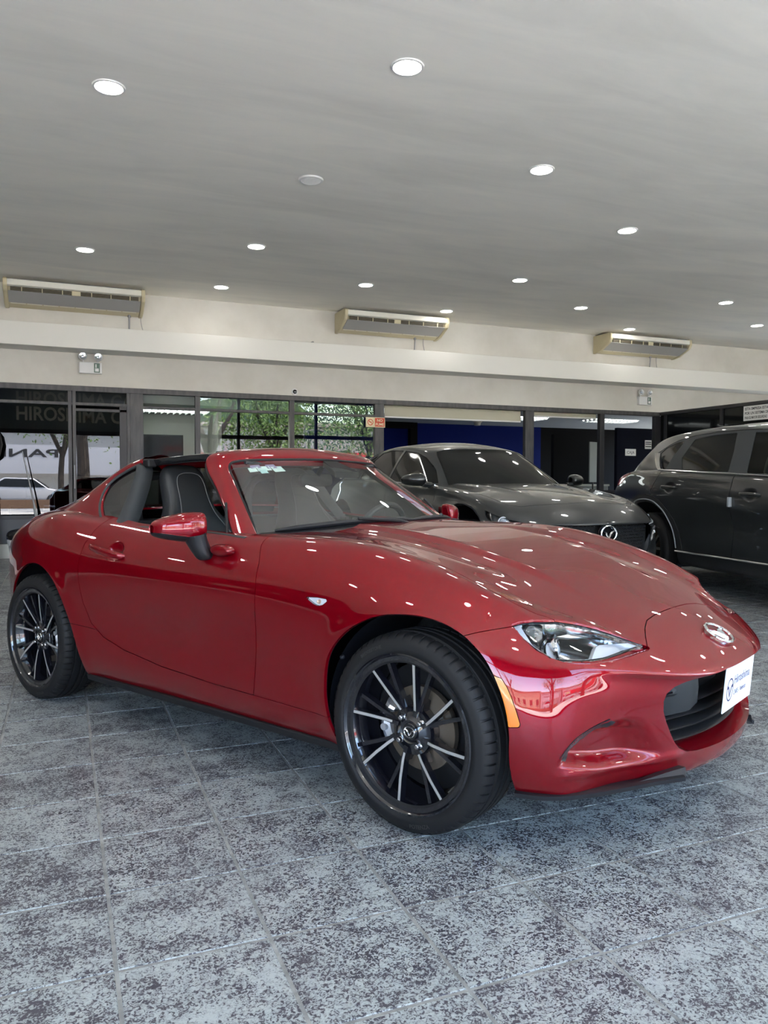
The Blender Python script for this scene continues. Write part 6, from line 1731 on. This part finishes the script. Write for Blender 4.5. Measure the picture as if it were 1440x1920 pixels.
    for D in (D1, D2):
        g = lambda s: sel(s.V[:, 1] > .6, seg_dist(xz(s), D))
        panels.append(b.cut(g(b)-.0022)); b = b.cut(-g(b)-.0022)
    HD = [(-.45, -.1), (-.5, .70), (0, .74), (.4, .70), (.72, .5), (.84, .3), (.86, -.1)]
    h = lambda s: sel(s.V[:, 2] > .8, seg_dist(s.V[:, [0, 1]], HD)); hd = b.cut(h(b)-.002); b = b.cut(-h(b)-.002)
    join_halves(hd).obj('hood', MT['graphite'], t); join_halves(b).obj('body_shell', MT['graphite'], t, .014); join_halves(und).obj('inner_shell', MT['black_plastic'], t, 0); join_halves(clad.offset(.006)).obj('cladding', MT['cladding'], t, .02)
    for k in (0, 1):
        sg = -1 if k == 0 else 1
        for q, (hx, hz, gx_) in zip(panels, ((-1.04, .935, -1.305), (-2.33, .988, -2.3))):
            d = (mirror_y(q) if k == 0 else q).obj('door', MT['graphite'], t, .012)
            pts = spline([(hx-.145, .902, hz+.004), (hx-.11, .928, hz+.004), (hx, .936, hz), (hx+.10, .932, hz-.003), (hx+.14, .905, hz-.004)], 4); R = []
            for i, (x, y, z) in enumerate(pts):
                kk = math.sin(PI*(i+.6)/(len(pts)+.2))**.4; R.append([(x, sg*(y+.010*kk*math.cos(a)), z+.018*kk*math.sin(a)) for a in np.linspace(0, 2*PI, 9)])
            MB().grid(R).obj('door_handle', MT['jet'], d, smooth=True)
        (mirror_y(tl) if k == 0 else tl).offset(.004).obj('tail_lamp', MT['tail_red'], t, .02)
        MB().tube([(x, sg*y, z) for x, y, z in ((-2.16, .928, .372), (-1.3, .920, .376), (-.6, .925, .380))], .009, 6).obj('sill_strip', MT['chrome_trim'], t, smooth=True)
        arc = [(x, sg*.937, z) for x, z in spline([(-3.05, .79), (-2.94, .845), (-2.80, .863), (-2.68, .858), (-2.565, .837), (-2.45, .788), (-2.36, .735), (-2.27, .655), (-2.205, .58), (-2.16, .49), (-2.135, .40)], 3)]
        MB().tube(arc, .006, 6).obj('arch_trim', MT['protector'], t, smooth=True)
        MB().box((-1.300, sg*.925, .865), (.028, .03, .085)).obj('door_edge_guard', MT['protector'], t, bevel=.004)
        for x in (0, -2.73): simple_wheel(t, (x, sg*.80, .362), sg, .362, .22)
        for xc in (0, -2.73): MB().grid([[(xc+.56*math.cos(a), sg*y, .36+.50*math.sin(a)) for y in (.88, .45)] for a in np.linspace(-.3, 3.45, 20)]).obj('wheel_liner', MT['liner'], t, smooth=True)
        MB().grid([[(x, sg*y, z) for x, y, z in ((-3.62, .80, .99), (-3.645, .80, .99), (-3.66, .805, .80), (-3.63, .815, .80))]]*1+[[(x, sg*(y), z) for x, y, z in ((-3.62, .83, .60), (-3.645, .83, .60), (-3.66, .82, .50), (-3.63, .82, .50))]]).obj('protective_tape', MT['blue_tape'], t)
    MB().bbox(-3.4, .6, -.6, .6, .24, .36).bbox(-2.1, -.62, -.84, .84, .24, .34).obj('floor_pan', MT['black_plastic'], t)
    # greenhouse
    st = [-3.35, -3.0, -2.6, -2.1, -1.6, -1.1, -.7, -.35]; s1 = [-3.05, -2.85, -2.55, -2.15, -1.75, -1.4, -1.15, -.92]
    I = lambda xs, ys: [float(v) for v in interp(st, xs, ys)]
    czg = I([-3.35, -3.0, -2.6, -2.1, -1.6, -1.1, -.7, -.35], [1.475, 1.505, 1.530, 1.545, 1.545, 1.530, 1.505, 1.47])
    pg = dict(S0=st, S1=s1, f=[0, .3, .65, .9, 1], under=False, zb=I([-3.35, -2.4, -1.3, -.35], [1.13, 1.13, 1.09, 1.04]), cz=czg, cy=I([-3.35, -2.6, -1.6, -.35], [.60, .655, .665, .62]),
              Y=[I([-3.35, -2.6, -1.6, -.35], r) for r in ([.76, .835, .862, .82], [.735, .80, .815, .765], [.68, .745, .755, .70], [.635, .70, .708, .655])], fr=[.80, .53, .27, 0],
              FX=[[-.18, -.06, 0, .02], [-.33, -.24, -.19, -.17], [-.55, -.49, -.45, -.44], [-.75, -.70, -.67, -.66], [-.85, -.80, -.78, -.77]], FZ=[1.49, 1.50, 1.505, 1.51],
              RX=[[-3.66, -3.70, -3.72, -3.72], [-3.52, -3.56, -3.58, -3.58], [-3.34, -3.38, -3.40, -3.40], [-3.20, -3.24, -3.26, -3.26], [-3.15, -3.20, -3.22, -3.22]], RZ=[1.50, 1.51, 1.515, 1.52],
              z0=[a+.06 for a in czg[:-1]]+[czg[-1]+.04], ctr=[-3.1, -2.87, -2.55, -2.13, -1.72, -1.33, -1.05, -.77])
    gh = half_surf(box_cage(pg), 4)
    side = lambda s: (s.V[:, 1] > .5) & (np.abs(s.N[:, 1]) > .45)
    W1 = [(-2.79, 1.345), (-2.70, 1.395), (-2.50, 1.437), (-2.36, 1.450), (-2.49, 1.28), (-2.545, 1.172), (-2.62, 1.178), (-2.70, 1.24)]
    W2 = [(-2.215, 1.158), (-2.29, 1.28), (-2.18, 1.453), (-1.9, 1.474), (-1.53, 1.478), (-1.47, 1.30), (-1.445, 1.130), (-1.8, 1.143)]
    W3 = [(-1.19, 1.118), (-1.23, 1.28), (-1.29, 1.468), (-1.10, 1.458), (-.90, 1.40), (-.66, 1.27), (-.46, 1.12), (-.46, 1.08), (-.8, 1.100)]
    FR_ = [(-2.87, 1.345), (-2.64, 1.423), (-2.45, 1.466), (-2.19, 1.492), (-1.79, 1.503), (-1.4, 1.497), (-1.1, 1.480), (-.85, 1.42), (-.60, 1.29), (-.38, 1.13), (-.40, 1.065), (-.85, 1.090), (-1.3, 1.112), (-1.9, 1.140), (-2.5, 1.160), (-2.62, 1.172), (-2.74, 1.25)]
    wins = []
    for W in (W1, W2, W3):
        w = lambda s: sel(side(s), seg_dist(s.V[:, [0, 2]], W)); wins.append(gh.cut(w(gh)-.002)); gh = gh.cut(-w(gh)-.002)
    w = lambda s: sel(side(s), seg_dist(s.V[:, [0, 2]], FR_)); fram = gh.cut(w(gh)); gh = gh.cut(-w(gh)-.003)
    WS = [(-.1, 1.02), (.68, 1.02), (.72, 1.08), (.63, 1.38), (.56, 1.46), (.3, 1.485), (-.1, 1.49)]
    w = lambda s: sel((s.N[:, 0] > .15) & (s.V[:, 0] > -1.1), seg_dist(s.V[:, [1, 2]], WS)); ws_ = gh.cut(w(gh)-.002); gh = gh.cut(-w(gh)-.002)
    BW = [(-.1, 1.16), (.60, 1.16), (.56, 1.40), (-.1, 1.43)]
    w = lambda s: sel((s.N[:, 0] < -.2) & (s.V[:, 0] < -3.1), seg_dist(s.V[:, [1, 2]], BW)); bw_ = gh.cut(w(gh)); gh = gh.cut(-w(gh))
    join_halves(gh).obj('roof_and_pillars', MT['graphite'], t, .01); join_halves(ws_.offset(-.004)).obj('windscreen', MT['tint'], t, 0); join_halves(bw_.offset(-.004)).obj('rear_window', MT['tint'], t, 0)
    for k in (0, 1):
        sg = -1 if k == 0 else 1
        (mirror_y(fram) if k == 0 else fram).offset(-.003).obj('window_frame', MT['frame_satin'], t, .006)
        for q, m in zip(wins, ('tint', 'tint', 'glass_mid')): (mirror_y(q) if k == 0 else q).offset(-.007).obj('side_window', MT[m], t, 0)
        MB().tube([(x, sg*y, z) for x, y, z in spline([(-2.66, .842, 1.170), (-2.45, .852, 1.158), (-2.07, .866, 1.142), (-1.7, .872, 1.125), (-1.3, .872, 1.108), (-.85, .862, 1.085), (-.45, .845, 1.063)], 4)], .009, 6).obj('belt_chrome', MT['chrome_trim'], t, smooth=True)
        R = [[(x, sg*(y+.006), z), (x2, sg*(y2+.006), z2)] for (x, y, z), (x2, y2, z2) in zip([(-2.845, .775, 1.348), (-2.80, .800, 1.27), (-2.73, .825, 1.20), (-2.66, .842, 1.165)], [(-2.745, .770, 1.342), (-2.715, .795, 1.27), (-2.66, .82, 1.205), (-2.60, .842, 1.172)])]
        MB().grid(R).obj('quarter_trim', MT['chrome_trim'], t, smooth=True)
        # front seat in clear wrap, pillar trim
        MB().tube([(x, sg*y, z) for x, y, z in spline([(-1.10, .55, 1.44), (-1.16, .60, 1.36), (-1.17, .66, 1.22), (-1.17, .70, 1.08)], 4)], .010, 6).obj('pillar_lining', MT['blind'], t, smooth=True)
        st_ = MB().box((-1.02, sg*.42, .98), (.14, .46, .62)).box((-1.05, sg*.42, 1.33), (.10, .26, .16)).box((-.75, sg*.42, .72), (.55, .48, .18)).obj('seat', MT['seat_beige'], t, bevel=.05, seg=3, sharp=50)
        rn = random.Random(5); G = [[(-1.02+.10*math.cos(a)+rn.uniform(-.01, .01), sg*(.42+.25*math.sin(a))+rn.uniform(-.012, .012), z) for a in np.linspace(0, 2*PI, 17)[:-1]] for z in (.85, .95, 1.05, 1.14, 1.20)]
        V, Q = cage_obj(G, None, None, None, 2, closed_v=True, fitted=False); pydata('seat_wrap', V, Q, MT['wrap_film'], st_)
    MB().tube([(-2.75, 0, 1.60), (-2.85, 0, 1.63), (-2.95, 0, 1.66)], [.03, .015, .004], 8).obj('antenna', MT['graphite'], t, smooth=True)
    # plain front end
    MB().grid([[(x-.20*(abs(y)/.6)**2.2, y*k, z) for x, z, k in ((.90, .40, .78), (.935, .42, .80), (.935, .60, .95), (.925, .76, 1.0), (.88, .78, 1.0))] for y in np.linspace(-.5, .5, 13)]).obj('front_grille', MT['black_gloss'], t, smooth=True)
    for s in (-1, 1):
        MB().prism([(.50, .80), (.75, .82), (.76, .77), (.58, .74), (.50, .76)], .03, lambda a, b_, h: (.79-(a-.5)*.75+h, s*a, b_)).obj('headlight', MT['chrome_dark'], t, bevel=.008)
        mr = empty_part('door_mirror', t); rows_ = []
        for y, xc, zc, dx, dz in ((.90, -.25, 1.12, .03, .04), (.92, -.255, 1.12, .09, .085), (1.0, -.27, 1.12, .10, .095), (1.07, -.29, 1.115, .08, .075), (1.10, -.30, 1.11, .03, .03)):
            rows_.append([(xc+dx*math.cos(2*PI*q/14), s*y, zc+dz*math.sin(2*PI*q/14)) for q in range(14)])
        V, Q = cage_obj(rows_, None, None, None, 2, closed_v=True); pydata('mirror_shell', V, Q, MT['graphite'], mr)
        MB().tube([(-.24, s*.74, 1.00), (-.25, s*.84, 1.03), (-.26, s*.95, 1.08)], .035, 8).obj('mirror_stalk', MT['jet'], mr, smooth=True)
mat('frame_satin', (.022, .028, .033), .5); thin_glass('wrap_film', (.85, .85, .85), 2.0)
hatchback(); suv()
car, parts = roadster(); roadster_details(car, parts)
